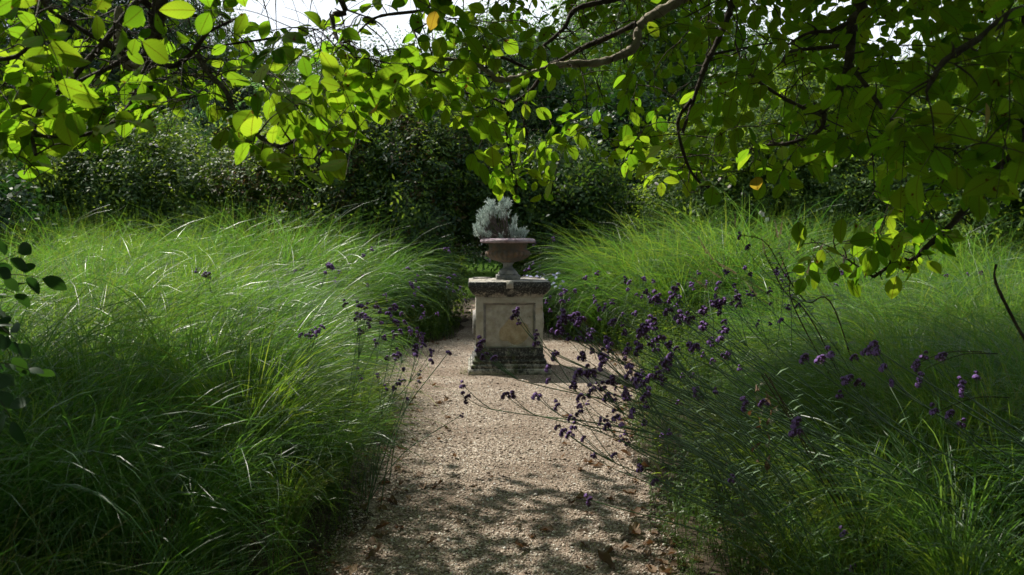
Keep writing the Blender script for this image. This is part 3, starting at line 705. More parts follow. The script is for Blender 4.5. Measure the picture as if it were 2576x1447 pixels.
herb_zone(-1.25, -.6, 2.2, 6.8, 90, .18, .5, lambda x, y: x < xl(y) - .0)
herb_zone(-1.9, -1.0, 6.6, 9.4, 90, .2, .5, lambda x, y: x < xl(y) - .03)
herb_zone(-.56, -.42, 8.15, 8.5, 14, .08, .2); herb_zone(.3, .5, 8.2, 8.45, 5, .06, .12)
nh = len(pts)
# low skirt right at the gravel edge
for side, fx in ((-1, xl), (1, xr)):
    for y in np.arange(2.6, 12, .035):
        pts.append((fx(y) + side * abs(rng.normal(.0, .12)), y, 0)); s_ = rng.uniform(.1, .32); rot.append((rng.normal(0, .2), rng.normal(0, .2), rng.uniform(0, 6.3))); scl.append((s_,) * 3); idx.append(rng.integers(0, 5))
scatter('undergrowth', HP, pts, rot, scl, idx, kind='stuff', label='leafy green undergrowth along both edges of the gravel', cat='undergrowth')

# litter along the gravel edges
def litter_leaf(seed):
    g_ = np.random.default_rng(seed); s_ = leaf_shape(4, g_.uniform(.4, .7), g_.uniform(.3, 1.0), -g_.uniform(0, .5), .5, wave=.5)
    V = s_[0] + g_.normal(0, .03, s_[0].shape); V[:, 2] -= V[:, 2].min(); return mesh_np("litter_leaf_%d" % seed, V, s_[1], None, M['deadleaf'])
def litter_twig(seed):
    g_ = np.random.default_rng(seed); mb = MB(); tube(mb, catmull([(0, 0, .04), (.5, g_.normal(0, .1), .08), (1, g_.normal(0, .15), .03)], 2), .03, .015, 4); return mb.mesh("litter_twig_%d" % seed, M['stem_brown'])
LP = [litter_leaf(i) for i in range(4)] + [litter_twig(i) for i in range(2)]
pts, rot, scl, idx = [], [], [], []
for q in range(1000):
    y = 2.8 + 8.5 * rng.random() ** 1.3; side = rng.choice([-1, 1]); e_ = xl(y) if side < 0 else xr(y)
    off_ = rng.normal(-.02, .10) if rng.random() < .85 else -rng.uniform(0, .6)
    pts.append((e_ + side * off_, y, .008)); k = rng.integers(0, 6); s_ = rng.uniform(.012, .038) if k < 4 else rng.uniform(.03, .09)
    rot.append((rng.normal(0, .25), rng.normal(0, .25), rng.uniform(0, 6.3))); scl.append((s_,) * 3); idx.append(k)
scatter('leaf_litter', LP, pts, rot, scl, idx, kind='stuff', label='crumbled dead leaves and twigs drifted along the gravel edges', cat='litter')

# ================================================================== OVERHANGING TREES
leafA = [leaf_shape(9, .68, .14, .16, .50), leaf_shape(9, .60, .22, .26, .47), leaf_shape(9, .78, .10, .10, .53), leaf_shape(9, .56, .28, .38, .45)]
leafL = [leaf_shape(4, .68, .16, .2, .52), leaf_shape(4, .6, .25, .3, .48)]
LEAF_ME = [mesh_np("canopy_leaf_%d" % i, s_[0], s_[1], None, M['canopy'], True, s_[2]) for i, s_ in enumerate(leafA)]
LEAF_YE = mesh_np("canopy_leaf_yellow", leafA[0][0], leafA[0][1], None, M['yellow'], True, leafA[0][2])
BX = [-200, 0, 60, 110, 150, 260, 300, 420, 480, 540, 620, 700, 760, 835, 868, 880, 950, 1000, 1100, 1170, 1185, 1250, 1310, 1390, 1400, 1480, 1560, 1600, 1650, 1700, 1790, 1812, 1900, 1960, 2010, 2060, 2110, 2170, 2200, 2260, 2400, 2480, 2530, 2576, 2800]
BY = [400, 400, 450, 478, 400, 405, 330, 345, 290, 360, 440, 470, 480, 510, 490, 385, 320, 300, 300, 330, 440, 500, 530, 500, 400, 410, 430, 500, 575, 480, 545, 470, 490, 510, 470, 470, 400, 410, 500, 560, 520, 600, 520, 450, 450]
LOWER = (1985, 2420, 560, 735)      # the low sprig that dips in front of the right bed
HOLES = [(720, 20, 130, 34, .9), (890, 20, 60, 30, .7), (965, 70, 60, 45, .8), (1040, 200, 40, 30, .5), (1020, 255, 50, 25, .4), (700, 215, 70, 50, .5), (800, 180, 40, 30, .4), (1100, 90, 40, 20, .6), (2100, 20, 60, 25, .5), (1905, 60, 25, 25, .6), (2010, 250, 60, 40, .4), (520, 225, 70, 50, .6), (450, 295, 80, 60, .92), (630, 255, 80, 50, .85), (540, 320, 50, 30, .9), (960, 340, 70, 40, .5)]

class Canopy:
    def __init__(s, name, label, trunk):
        s.root = thing(name, label, 'tree', trunk); s.off = np.array(trunk)
        s.nodes = []; s.pos, s.d, s.n, s.l, s.free = [], [], [], [], []
        s.twigs = MB(); s.prune = True
    def branch(s, P, r0, r1, mat='bark_dark', n=7, name='branch', bump=.10, sides=9, spurs=True):
        C = catmull(P, n); mb = MB(); tube(mb, C - s.off, r0, r1, sides, bump)
        link(name, mb.mesh(name + '_shape', M[mat], True), s.root)
        s.nodes += list(C)
        # short spurs: the knobbly look of old wood
        for q in range(int(len(C) * .5) if spurs else 0):
            i = rng.integers(0, len(C) - 1); dd = unit(rng.normal(0, 1, 3)); ln = rng.uniform(.02, .07)
            tube(s.twigs, np.array([C[i], C[i] + dd * ln * .6, C[i] + dd * ln + rng.normal(0, .008, 3)]) - s.off, .004, .0018, 4)
        return C
    def compound(s, p, o, ls, n_let=5, facing=None):
        """one pinnate leaf whose stalk leaves p in direction o"""
        o = unit(o); ln = ls * (n_let // 2) * .95 + ls * .55
        nr = facing if facing is not None else unit(SUN * .42 + np.array([0, rng.choice([-1, 1]) * .55, .25]) + rng.normal(0, .33, 3))
        nr = unit(nr - o * np.dot(nr, o)); sd = np.cross(nr, o)
        tip = p + o * ln + np.array([0, 0, -.12 * ln])
        mid = p + o * ln * .5 + np.array([0, 0, .04 * ln])
        qx, qy = proj(tip); qx, qy = qx[0], qy[0]
        if s.prune and -60 < qx < 2640 and -50 < qy < 1500 and qy > np.interp(qx, BX, BY) + 12 and not (LOWER[0] < qx < LOWER[1] and LOWER[2] - 20 < qy < LOWER[3]): return
        C = catmull([p, mid, tip], 4); tube(s.twigs, C - s.off, .0016, .0009, 4, cap=False)
        for k in range(n_let):
            if k == n_let - 1: b0, dd, sc = tip, o + np.array([0, 0, -.35]), 1.15
            else:
                j = k // 2; t = (j + .9) / (n_let // 2 + .25); b0 = C[min(len(C) - 1, int(t * (len(C) - 1)))]
                dd = o * .5 + sd * (1 if k % 2 else -1) + np.array([0, 0, -.25]); sc = .78 + .22 * t
            dd = unit(dd + rng.normal(0, .16, 3)); nn_ = unit(nr + rng.normal(0, .22, 3))
            s.pos.append(b0 + dd * .008); s.d.append(dd); s.n.append(nn_); s.l.append(ls * sc * rng.uniform(.85, 1.12)); s.free.append(False)
    def cluster(s, P, ls=.09, k=2, out=None, free=False, nearest=True):
        if nearest:
            Nn = np.array(s.nodes); dd = np.linalg.norm(Nn - P, axis=1) + np.clip(P[2] - Nn[:, 2], 0, 9) * .6
            i = int(np.argmin(dd)); A = Nn[i]
            L0 = np.linalg.norm(P - A)
            mid = (A + P) / 2 + rng.normal(0, .05 * L0, 3) + np.array([0, 0, .08 * L0])
            C = catmull([A, mid, P], 5); r = .0022 + .0035 * min(1.2, L0)
            tube(s.twigs, C - s.off, r, .0016, 5, .08)
            s.nodes += list(C[2:])
            base = unit(P - A)
        else: base = unit(rng.normal(0, 1, 3))
        for q in range(k):
            o = unit(base * .5 + (out if out is not None else 0) + rng.normal(0, .6, 3) + np.array([0, 0, -.3]))
            s.compound(P, o, ls * rng.uniform(.85, 1.15), 5 if rng.random() < .75 else 7)
    def finish(s, crown_pts, leaf_cap=292):
        pos, d, nr, l_ = map(np.array, (s.pos, s.d, s.n, s.l))
        c = pos + d * l_[:, None] * .5
        px, py = proj(c); sz = l_ * FPX / np.maximum(c[:, 1], .3)
        inv = (px > -60) & (px < 2640) & (py > -50)
        bd = np.interp(px, BX, BY)
        low = (px > LOWER[0]) & (px < LOWER[1]) & (py > LOWER[2]) & (py < LOWER[3] - .00)
        ok = ~inv | (py + sz * .22 < bd) | low
        for (hx, hy, ra, rb, pr) in HOLES:
            ok &= ~((((px - hx) / ra) ** 2 + ((py - hy) / rb) ** 2 < 1) & (rng.random(len(px)) < pr))
        ok &= c[:, 1] > 1.25
        pos, d, nr, l_, px, py, sz = pos[ok], d[ok], nr[ok], l_[ok], px[ok], py[ok], sz[ok]
        dep = pos[:, 1]
        # the leaves that show largest become parts of their own
        inv = (px > 0) & (px < 2576) & (py > 0) & (py < 1447)
        cell = {}
        order = np.argsort(dep)
        score = np.full(len(px), -1.0)
        for i in order:
            if not inv[i]: continue
            kx = (int(px[i] // 34), int(py[i] // 34)); c_ = cell.get(kx, 0); cell[kx] = c_ + 1
            score[i] = sz[i] * (1.0 if c_ == 0 else .45 if c_ == 1 else .1)
        big = np.argsort(-score)[:leaf_cap]; big = [i for i in big if score[i] > 0]
        x, y, z = frame_from(d, nr)
        for i in big:
            yel = rng.random() < .012 and sz[i] < 75
            me = LEAF_YE if yel else LEAF_ME[rng.integers(0, 4)]
            mt = Matrix(((x[i, 0], y[i, 0], z[i, 0]), (x[i, 1], y[i, 1], z[i, 1]), (x[i, 2], y[i, 2], z[i, 2])))
            o = bpy.data.objects.new('leaf', me); COL.objects.link(o); o.parent = s.root
            o.location = pos[i] - s.off; o.rotation_euler = mt.to_euler(); o.scale = (l_[i],) * 3
        rest = np.ones(len(px), bool); rest[big] = False
        mb = MB(); pick = rng.integers(0, 2, len(px)); off = pos - s.off
        near = rest & inv
        for q in range(2):
            put_leaves(mb, leafA[q], off[near & (pick == q)], d[near & (pick == q)], nr[near & (pick == q)], l_[near & (pick == q)])
            f_ = rest & ~inv & (pick == q)
            put_leaves(mb, leafL[q], off[f_], d[f_], nr[f_], l_[f_])
        if len(crown_pts):
            cpnt = crown_pts - s.off; k = len(cpnt)
            dd = unit(rng.normal(0, 1, (k, 3)) + np.array([0, 0, -.4])); nn_ = unit(SUN + rng.normal(0, .5, (k, 3)))
            put_leaves(mb, leaf_shape(2, .66, .15, .2), cpnt, dd, nn_, rng.uniform(.11, .17, k))
        link('leaves', mb.mesh(s.root.name + '_leaves', M['canopy'], True, True), s.root, kind='stuff')
        link('twigs', s.twigs.mesh(s.root.name + '_twigs', M['bark_dark'], True), s.root, kind='stuff')
        print('CANOPY', len(px), 'in view', int(inv.sum()), 'parts', len(big))

def pl(pts, Ys):
    Ys = np.interp(np.linspace(0, 1, len(pts)), np.linspace(0, 1, len(Ys)), Ys)
    return [at(x, y, Y_) for (x, y), Y_ in zip(pts, Ys)]

# ---- left tree
LT = Canopy('walnut_tree', 'walnut tree whose leafy limbs hang into the upper left from beside the path', (-4.6, 1.2, 0))
LT.branch([(-4.6, 1.2, 0), (-4.55, 1.25, 1.2), (-4.65, 1.2, 2.4), (-4.4, 1.3, 3.6), (-4.2, 1.4, 4.8)], .22, .13, n=8, name='trunk', sides=16, bump=.05)
st = at(412, -90, 3.0)
LT.branch([(-4.5, 1.25, 2.9), (-3.4, 2.0, 3.45), (-2.2, 2.8, 3.3), st], .09, .045, name='limb')
LT.branch([st] + pl([(404, -20), (396, 40), (385, 90), (372, 135), (366, 165)], [3.0, 3.0]), .032, .024, name='limb', bump=.14)
LT.branch(pl([(366, 160), (352, 166), (328, 163), (312, 150), (300, 120), (296, 90), (300, 20)], [3.0, 3.1]), .026, .014, 'bark_pale')
LT.branch(pl([(388, 150), (382, 190), (376, 250), (372, 320)], [2.9, 2.8]), .011, .008)
LT.branch(pl([(375, 15), (352, 0), (310, 45), (262, 105), (210, 165), (165, 215), (115, 262), (92, 300), (82, 345), (90, 390)], [3.0, 2.5]), .013, .006)
LT.branch(pl([(330, 140), (260, 178), (190, 210), (120, 250), (40, 275), (-60, 300)], [3.0, 2.5]), .010, .006)
LT.branch(pl([(366, 165), (350, 210), (322, 270), (285, 308), (240, 332), (170, 345), (80, 340), (-40, 330)], [2.95, 2.5]), .009, .005)
LT.branch(pl([(400, 160), (440, 165), (490, 125), (520, 60), (440, 20)], [3.0, 2.8]), .010, .007)
LT.branch(pl([(498, 140), (530, 190), (565, 225), (590, 275), (625, 320), (665, 352), (705, 368), (745, 352)], [2.8, 2.5]), .010, .005)
LT.branch(pl([(490, 120), (520, 85), (560, 62), (610, 40)], [2.8, 2.7]), .007, .004)
LT.branch(pl([(310, 135), (240, 95), (180, 60), (120, 20), (90, -30)], [3.0, 2.2]), .009, .006)
LT.branch(pl([(-40, 150), (30, 145), (80, 115), (120, 92)], [2.4, 2.4]), .007, .004)
LT.branch([(-2.2, 2.8, 3.3), (-1.2, 2.9, 3.0)] + pl([(838, -30), (835, 40), (845, 90), (862, 115)], [2.7, 2.6]), .014, .004)
LT.branch([(-2.2, 2.8, 3.3), (-1.6, 3.6, 3.2)] + pl([(700, -60), (1000, -20), (1080, 20), (960, 40), (920, 62)], [3.4, 3.4]), .014, .005)
for (px, py, Y_) in [(545, 335, 2.6), (590, 350, 2.6), (615, 400, 2.6), (660, 395, 2.6), (700, 420, 2.5), (740, 400, 2.4), (790, 400, 2.4), (815, 440, 2.4), (780, 440, 2.4), (745, 265, 2.6),
        (900, 325, 2.4), (875, 345, 2.4), (200, 375, 2.5), (45, 400, 2.6), (85, 420, 2.6), (335, 300, 2.7), (470, 250, 2.6), (490, 240, 2.7), (130, 350, 2.5), (235, 345, 2.5), (90, 45, 2.0), (175, 15, 2.0),
        (830, 150, 2.6), (735, 70, 2.4), (800, 110, 2.4), (790, 455, 2.4), (825, 455, 2.4), (750, 455, 2.4), (650, 430, 2.5), (600, 390, 2.6), (560, 345, 2.6), (270, 335, 2.6), (60, 440, 2.6), (100, 440, 2.6), (470, 262, 2.7), (455, 235, 2.7), (25, 290, 2.6), (160, 270, 2.6), (130, 240, 2.6), (60, 210, 2.6), (650, 185, 2.8), (560, 150, 2.8), (690, 190, 2.7), (610, 150, 2.8), (820, 220, 2.6), (300, 60, 2.6), (30, 120, 2.3),
        (420, 200, 2.8), (460, 120, 2.9), (600, 90, 2.9), (250, 230, 2.8)]:
    LT.cluster(at(px, py, Y_), .080, 3)
k = 0
while k < 235:
    px, py = rng.uniform(-150, 1060), rng.uniform(-160, 330)
    if py > np.interp(px, [-150, 200, 420, 560, 900, 1060], [330, 290, 215, 215, 250, 250]): continue
    if any(((px - h_[0]) / h_[2]) ** 2 + ((py - h_[1]) / h_[3]) ** 2 < 1.3 for h_ in HOLES[:5]) and rng.random() < .85: continue
    LT.cluster(at(px, py, rng.uniform(2.6, 4.6)), .078, 2); k += 1

# ---- right tree
RT = Canopy('walnut_tree', 'walnut tree whose dark leafy limbs spread across the top and right above the urn', (4.9, 2.6, 0))
RT.branch([(4.9, 2.6, 0), (4.85, 2.65, 1.2), (4.8, 2.6, 2.2), (4.5, 2.7, 3.4), (4.3, 2.8, 4.8)], .25, .15, n=8, name='trunk', sides=16, bump=.05)
g0 = at(1790, -60, 3.9)
RT.branch([(4.8, 2.6, 2.6), (3.6, 3.2, 3.2), (2.3, 3.6, 3.2), g0], .10, .05, name='limb')
RT.branch([g0] + pl([(1720, -5), (1655, 32), (1610, 62), (1598, 115), (1560, 140), (1500, 158), (1420, 162), (1345, 182)], [3.9, 3.7]), .027, .014, 'bark_pale', name='limb', bump=.12)
RT.branch(pl([(1345, 182), (1300, 196), (1250, 200), (1232, 184), (1192, 160), (1119, 149), (1053, 163), (984, 172), (921, 160)], [3.7, 3.6]), .016, .004, 'bark_pale')
RT.branch(pl([(1600, 60), (1533, 92), (1478, 115), (1408, 153), (1373, 170), (1340, 222), (1285, 259), (1238, 247), (1186, 236), (1116, 226)], [3.8, 4.4]), .014, .005)
RT.branch(pl([(1900, -60), (1700, -30), (1505, 7), (1443, 28), (1422, 66), (1394, 94), (1366, 115)], [3.6, 3.5]), .016, .006)
RT.branch(pl([(1340, 178), (1260, 142), (1199, 116), (1120, 180), (1060, 170)], [3.7, 3.7]), .008, .004)
RT.branch(pl([(1286, 257), (1272, 313), (1283, 382), (1297, 445), (1300, 480)], [4.5, 4.6]), .010, .004)
RT.branch(pl([(1340, 222), (1322, 262), (1318, 310), (1328, 350), (1318, 395)], [4.4, 4.5]), .008, .003)
RT.branch(pl([(1860, -60), (1845, 0), (1811, 89), (1774, 167), (1745, 250), (1717, 334)], [3.3, 3.3]), .017, .006)
RT.branch(pl([(1740, 250), (1705, 310), (1727, 407), (1759, 459), (1785, 470)], [3.3, 3.5]), .008, .004)
RT.branch([(3.6, 3.2, 3.2)] + pl([(2330, -80), (2165, 31), (2142, 78), (2137, 146), (2113, 224), (2062, 285), (2051, 292)], [3.0, 3.0]), .026, .008)
RT.branch(pl([(2075, 285), (2061, 329), (1988, 360), (1931, 365), (1884, 376)], [3.0, 3.1]), .009, .004)
RT.branch(pl([(2139, 162), (2181, 219), (2218, 271)], [3.0, 2.8]), .009, .007)
RT.branch(pl([(2144, 52), (2090, 78), (2035, 83), (1970, 120)], [3.0, 3.0]), .009, .004)
RT.branch(pl([(2137, 112), (2071, 120), (1988, 130), (1967, 156)], [3.0, 3.0]), .009, .004)
RT.branch(pl([(2060, 290), (1960, 240), (1880, 180), (1850, 110)], [3.1, 3.2]), .008, .004)
RT.branch([(4.5, 2.75, 3.0), (3.0, 2.2, 2.5)] + pl([(2760, 40), (2576, 26), (2468, 94), (2374, 156), (2330, 230)], [2.1, 2.0]), .022, .005)
RT.branch([(4.8, 2.6, 2.2), (3.6, 3.0, 2.1)] + pl([(2690, 260), (2560, 380), (2478, 454), (2447, 500), (2390, 569), (2338, 615), (2296, 652), (2259, 657), (2197, 697)], [3.2, 3.2]), .022, .006, n=8)
RT.branch(pl([(2197, 697), (2160, 672), (2124, 647), (2087, 621)], [3.2, 3.2]), .005, .002)
RT.branch([(3.0, 2.6, 2.1)] + pl([(2700, 560), (2600, 850), (2576, 850), (2515, 735), (2502, 694), (2506, 665)], [2.4, 2.4]), .006, .0035, spurs=False)
for (px, py, Y_) in [(1215, 350, 4.6), (1205, 385, 4.6), (1225, 420, 4.6), (1240, 400, 4.6), (1285, 345, 4.6), (1300, 405, 4.6), (1340, 360, 4.5), (1360, 385, 4.5), (1300, 440, 4.6), (1335, 430, 4.6), (1270, 380, 4.6), (1265, 315, 4.5), (1370, 330, 4.4), (1250, 430, 4.6), (1300, 470, 4.6)]:
    RT.cluster(at(px, py, Y_), .078, 2)
for (px, py, Y_) in [(1390, 320, 4), (1480, 320, 3.6), (1440, 340, 3.7), (1530, 350, 3.6), (1560, 380, 3.8), (1620, 440, 3.8), (1650, 500, 3.8), (1640, 470, 3.8), (1700, 430, 3.8), (1735, 485, 3.8), (1780, 490, 3.8), (1760, 430, 3.6),
        (1900, 400, 3.2), (1950, 420, 3.2), (1880, 430, 3.2), (1985, 430, 3.2), (2100, 340, 3), (2180, 330, 2.9), (2230, 350, 2.8), (2200, 480, 3), (2240, 500, 3), (2300, 460, 3), (2330, 500, 3), (2400, 480, 3), (2280, 430, 2.7), (2240, 300, 2.2), (2280, 320, 2.2), (2350, 370, 2.0), (2420, 400, 2.0), (2480, 360, 2.0), (2540, 300, 2), (2330, 250, 2.0), (2400, 160, 2), (2500, 120, 2), (2470, 230, 2.0), (2560, 180, 2.0)]:
    RT.cluster(at(px, py, Y_), .082, 2)
for (px, py) in [(2015, 615), (2060, 632), (2110, 612), (2180, 612), (2240, 618), (2095, 690), (2150, 690), (2190, 705), (2290, 680), (2340, 655), (2330, 600), (2380, 575), (2400, 610), (2290, 575), (2250, 590), (2440, 545), (2140, 650), (2230, 660), (2040, 600)]:
    RT.cluster(at(px, py, 3.2), .076, 2)
k = 0
while k < 370:
    px, py = rng.uniform(1000, 2750), rng.uniform(-160, 480)
    if py > np.interp(px, [1000, 1200, 1400, 1600, 1800, 2100, 2200, 2750], [210, 250, 300, 400, 400, 370, 430, 470]): continue
    if px < 1400 and rng.random() < .25: continue
    if any(((px - h_[0]) / h_[2]) ** 2 + ((py - h_[1]) / h_[3]) ** 2 < 1.3 for h_ in HOLES[:9]) and rng.random() < .85: continue
    RT.cluster(at(px, py, rng.uniform(3.0, 5.4) if px < 1700 else rng.uniform(2.7, 5.4)), .074, 2); k += 1
for (px, py) in [(880, 190), (930, 185), (980, 200), (1010, 120), (1030, 150), (1090, 185), (1140, 200), (1190, 205), (1100, 240), (950, 230), (1160, 105), (1220, 85), (1070, 60), (890, 120), (1240, 240), (1150, 260), (1000, 260), (940, 285), (1200, 150), (1280, 110), (1330, 230)]:
    RT.cluster(at(px, py, rng.uniform(3.3, 3.9)), .080, 2)
# leaf on the hanging shoot at the right edge
RT.prune = False
for px, py in ((2470, 885), (2510, 890), (2540, 1000)): RT.compound(at(px, py, 2.4), np.array([-.8, .1, -.1]), .085, 5)

# ---- upper crowns, outside the picture, that shade the foreground
def crown(targets, clumps, per, zr, spread):
    out_ = []
    for q in range(clumps):
        (x0, x1, y0, y1, z0) = targets[rng.integers(0, len(targets))]
        gx, gy = rng.uniform(x0, x1), rng.uniform(y0, y1); hz = rng.uniform(*zr)
        c = np.array([gx, gy, z0]) + SUN * ((hz - z0) / SUN[2])
        P = c + rng.normal(0, spread, (per, 3)) * np.array([1, 1, .5])
        px, py = proj(P); vis = (P[:, 1] > 0) & (py > -70) & (px > -300) & (px < 2900)
        out_.append(P[~vis])
    return np.concatenate(out_)
CL = crown([(-4.5, -1.2, .4, 3.5, .75), (-3.4, -1.1, 1.0, 4.0, .6), (-3.4, -1.1, 1.0, 4.0, .6), (-1.0, .8, 1.5, 4.6, 0)], 360, 48, (3.6, 5.8), .24)
CR = crown([(.8, 4.8, .5, 5.0, .7), (.9, 4.5, 3.0, 6.0, .7), (0, 1.2, 2, 4.6, 0), (1.6, 4.8, 1.0, 4.2, .7), (2.1, 4.5, 2.0, 4.0, 2.6), (1.3, 3.2, 1.8, 4.6, .7)], 700, 48, (3.4, 6.0), .24)
def roof(x0, x1, y0, y1, clumps, per=46):
    c = np.column_stack([rng.uniform(x0, x1, clumps), rng.uniform(y0, y1, clumps), rng.uniform(3.3, 6.3, clumps)])
    P = (c[:, None, :] + rng.normal(0, .27, (clumps, per, 3))).reshape(-1, 3)
    px, py = proj(P); return P[~((P[:, 1] > -.2) & (py > -70) & (px > -400) & (px < 3000))]
CL = np.concatenate([CL, roof(-8.5, -.2, -8.5, 3.6, 640)]); CR = np.concatenate([CR, roof(-.4, 8.5, -8.5, 3.8, 1000)])
# gaps the sun comes through
GAPS = [(1290, 400, 4.6, .42), (1230, 400, 4.6, .3), (740, 410, 2.5, .45), (600, 370, 2.6, .4), (870, 330, 2.4, .35), (180, 330, 2.5, .45), (60, 420, 2.6, .3), (2120, 650, 3.2, .35), (2260, 640, 3.2, .3), (900, 150, 3.2, .5), (1130, 240, 4.2, .5), (1280, 620, 8.7, .5), (1240, 800, 8.3, .4), (1640, 510, 3.8, .35), (1460, 320, 3.6, .4), (130, 60, 2.0, .4), (1500, 200, 3.8, .45), (1750, 250, 3.5, .4), (1900, 390, 3.2, .3), (1700, 430, 3.6, .3), (1650, 80, 3.6, .4), (400, 130, 2.9, .5), (600, 90, 3.0, .5)]
def lit(P, keep=.12, path=(.16, .10, .06, .03)):
    # fine-grained thinning over the path, more of it the farther up the path
    S_ = P - SUN * (P[:, 2:3] / SUN[2]); on = (np.abs(S_[:, 0]) < .92) & (S_[:, 1] > 1.0) & (S_[:, 1] < 8.0) & (P[:, 2] > 2.2)
    k = ~on | (rng.random(len(P)) < np.interp(S_[:, 1], [1.5, 3.5, 5.0, 6.5], path))
    for (gx, gy, gY, rad) in GAPS:
        g0_ = at(gx, gy, gY); v = P - g0_; t = v @ SUN; dd = np.linalg.norm(v - t[:, None] * SUN, axis=1)
        k &= ~((dd < rad) & (t > .45) & (rng.random(len(P)) > keep))
    return k
for tr in (LT, RT):
    P = np.array(tr.pos); k = lit(P, .25, (.5, .48, .45, .45))
    for nm in ('pos', 'd', 'n', 'l', 'free'): setattr(tr, nm, [v for v, q in zip(getattr(tr, nm), k) if q])
CL, CR = CL[lit(CL)], CR[lit(CR)]
LT.finish(CL); RT.finish(CR)
for tr, C in ((LT, CL), (RT, CR)):   # boughs that carry those crowns
    mb = MB(); top = tr.off + np.array([.3, .2, 4.6])
    for q in range(9):
        e = C[rng.integers(0, len(C))]; mid = (top + e) / 2 + np.array([0, 0, .35]); 
        px, py = proj(mid)
        tube(mb, catmull([top - tr.off, mid - tr.off, e - tr.off], 6), .035, .006, 6, .06)
    link('boughs', mb.mesh('upper_boughs', M['bark_dark'], True), tr.root, kind='stuff')

# dark sprig of a young walnut at the left edge
SL = Canopy('walnut_sapling', 'dark young sapling at the left edge beside the long grass', (-1.72, 2.05, 0))
DK = [mesh_np('sapling_leaf_%d' % i, s_[0], s_[1], None, M['ivy'], True, s_[2]) for i, s_ in enumerate(leafA)]  # dark ivy colour stands in for shade on these walnut leaves
SL.prune = False
SL.branch([(-1.72, 2.05, 0), (-1.70, 2.06, .6), (-1.66, 2.05, 1.0), (-1.55, 2.08, 1.32)], .010, .004, name='stem')
for (px, py) in [(-50, 710), (-40, 740), (-50, 800), (-60, 880), (-70, 920), (-45, 770)]:
    SL.cluster(at(px, py, 2.1), .050, 2, out=np.array([.9, 0, 0.1]))
pos, d, nr, l_ = map(np.array, (SL.pos, SL.d, SL.n, SL.l)); x, y, z = frame_from(d, nr)
for i in range(len(pos)):
    mt = Matrix(((x[i, 0], y[i, 0], z[i, 0]), (x[i, 1], y[i, 1], z[i, 1]), (x[i, 2], y[i, 2], z[i, 2])))
    o = bpy.data.objects.new('leaf', DK[i % 4]); COL.objects.link(o); o.parent = SL.root; o.location = pos[i] - SL.off; o.rotation_euler = mt.to_euler(); o.scale = (l_[i],) * 3
link('twigs', SL.twigs.mesh('sapling_twigs', M['bark_dark']), SL.root, kind='stuff')

# ================================================================== BACKGROUND SHRUBS, TREES
SPR = {
 'rose': [sprig("rose_shoot_%d" % i, M['rose'], .45, 8, 5, .058, .48, seed=i) for i in range(3)],
 'rose_light': [sprig("pale_rose_shoot_%d" % i, M['rose_light'], .45, 8, 5, .055, .45, seed=10 + i) for i in range(3)],
 'dark': [sprig("climber_shoot_%d" % i, M['rose_dark'], .45, 8, 5, .062, .42, seed=20 + i) for i in range(3)],
 'red': [sprig("red_shoot_%d" % i, M['red'], .3, 6, 5, .03, .45, seed=30 + i) for i in range(2)],
 'ivy': [sprig("ivy_shoot_%d" % i, M['ivy'], .4, 9, 3, .08, .8, seed=40 + i) for i in range(3)],
 'tree': [sprig("tree_shoot_%d" % i, M['tree'], .6, 10, 5, .07, .55, seed=50 + i) for i in range(3)],
 'tree_light': [sprig("bright_tree_shoot_%d" % i, M['tree_light'], .6, 10, 5, .07, .5, seed=60 + i) for i in range(3)],
 'conifer': [sprig("conifer_shoot_%d" % i, M['conifer'], .6, 16, 7, .05, .16, spread=1.2, curve=.5, seed=70 + i) for i in range(3)],
 'small': [sprig("broad_shoot_leafy_%d" % i, M['ivy'], .35, 8, 3, .07, .8, seed=80 + i) for i in range(2)],
}
def foliage(name, lobes_, mix, n, parent, droop=.0, smin=1.0, smax=1.6, inner=.42, off=(0, 0, 0), carve=True):
    """lobes: (x, y, z, rx, ry, rz). mix: list of (sprig key, weight). Leaves fill the shell and, thinner, the inside."""
    L_ = np.array(lobes_, float); w = (L_[:, 3] * L_[:, 5]); w /= w.sum()
    li = rng.choice(len(L_), n, p=w); dirs = unit(rng.normal(0, 1, (n, 3)))
    front = dirs[:, 1] > .35; flip = front & (rng.random(n) < .55); dirs[flip, 1] *= -1
    rad = np.where(rng.random(n) < inner, rng.uniform(.45, .9, n), rng.uniform(.86, 1.06, n) + np.abs(rng.normal(0, .05, n)))
    c = L_[li, :3]; r = L_[li, 3:]
    n = len(dirs); lump = 1 + .20 * np.sin(dirs[:, 0] * 7 + c[:, 0] * 3) * np.sin(dirs[:, 2] * 6 + c[:, 2]) + .10 * np.sin(dirs[:, 1] * 11 + dirs[:, 0] * 9)
    P = c + dirs * r * (rad * lump)[:, None]
    corr = (np.abs(P[:, 0] + .48) < .80) & (P[:, 1] > 12) & (P[:, 1] < 50) & (P[:, 2] < 1.72) if carve else np.zeros(n, bool)
    k = (P[:, 2] > .02) & ~corr; P, dirs = P[k], dirs[k]; n = len(P)
    up = unit(dirs * .8 + np.array([0, 0, .5 - droop]) + rng.normal(0, .35, (n, 3)))
    keys = [m_[0] for m_ in mix]; ww = np.array([m_[1] for m_ in mix], float); ww /= ww.sum()
    protos = sum([SPR[k_] for k_ in keys], []); starts = np.cumsum([0] + [len(SPR[k_]) for k_ in keys])
    ki = rng.choice(len(keys), n, p=ww); idx = np.array([rng.integers(starts[q], starts[q + 1]) for q in ki])
    s_ = rng.uniform(smin, smax, n)
    return scatter(name, protos, P - np.array(off), euler_up(up, rng.uniform(0, 6.28, n)), np.column_stack([s_] * 3), idx, parent=parent, kind='stuff')

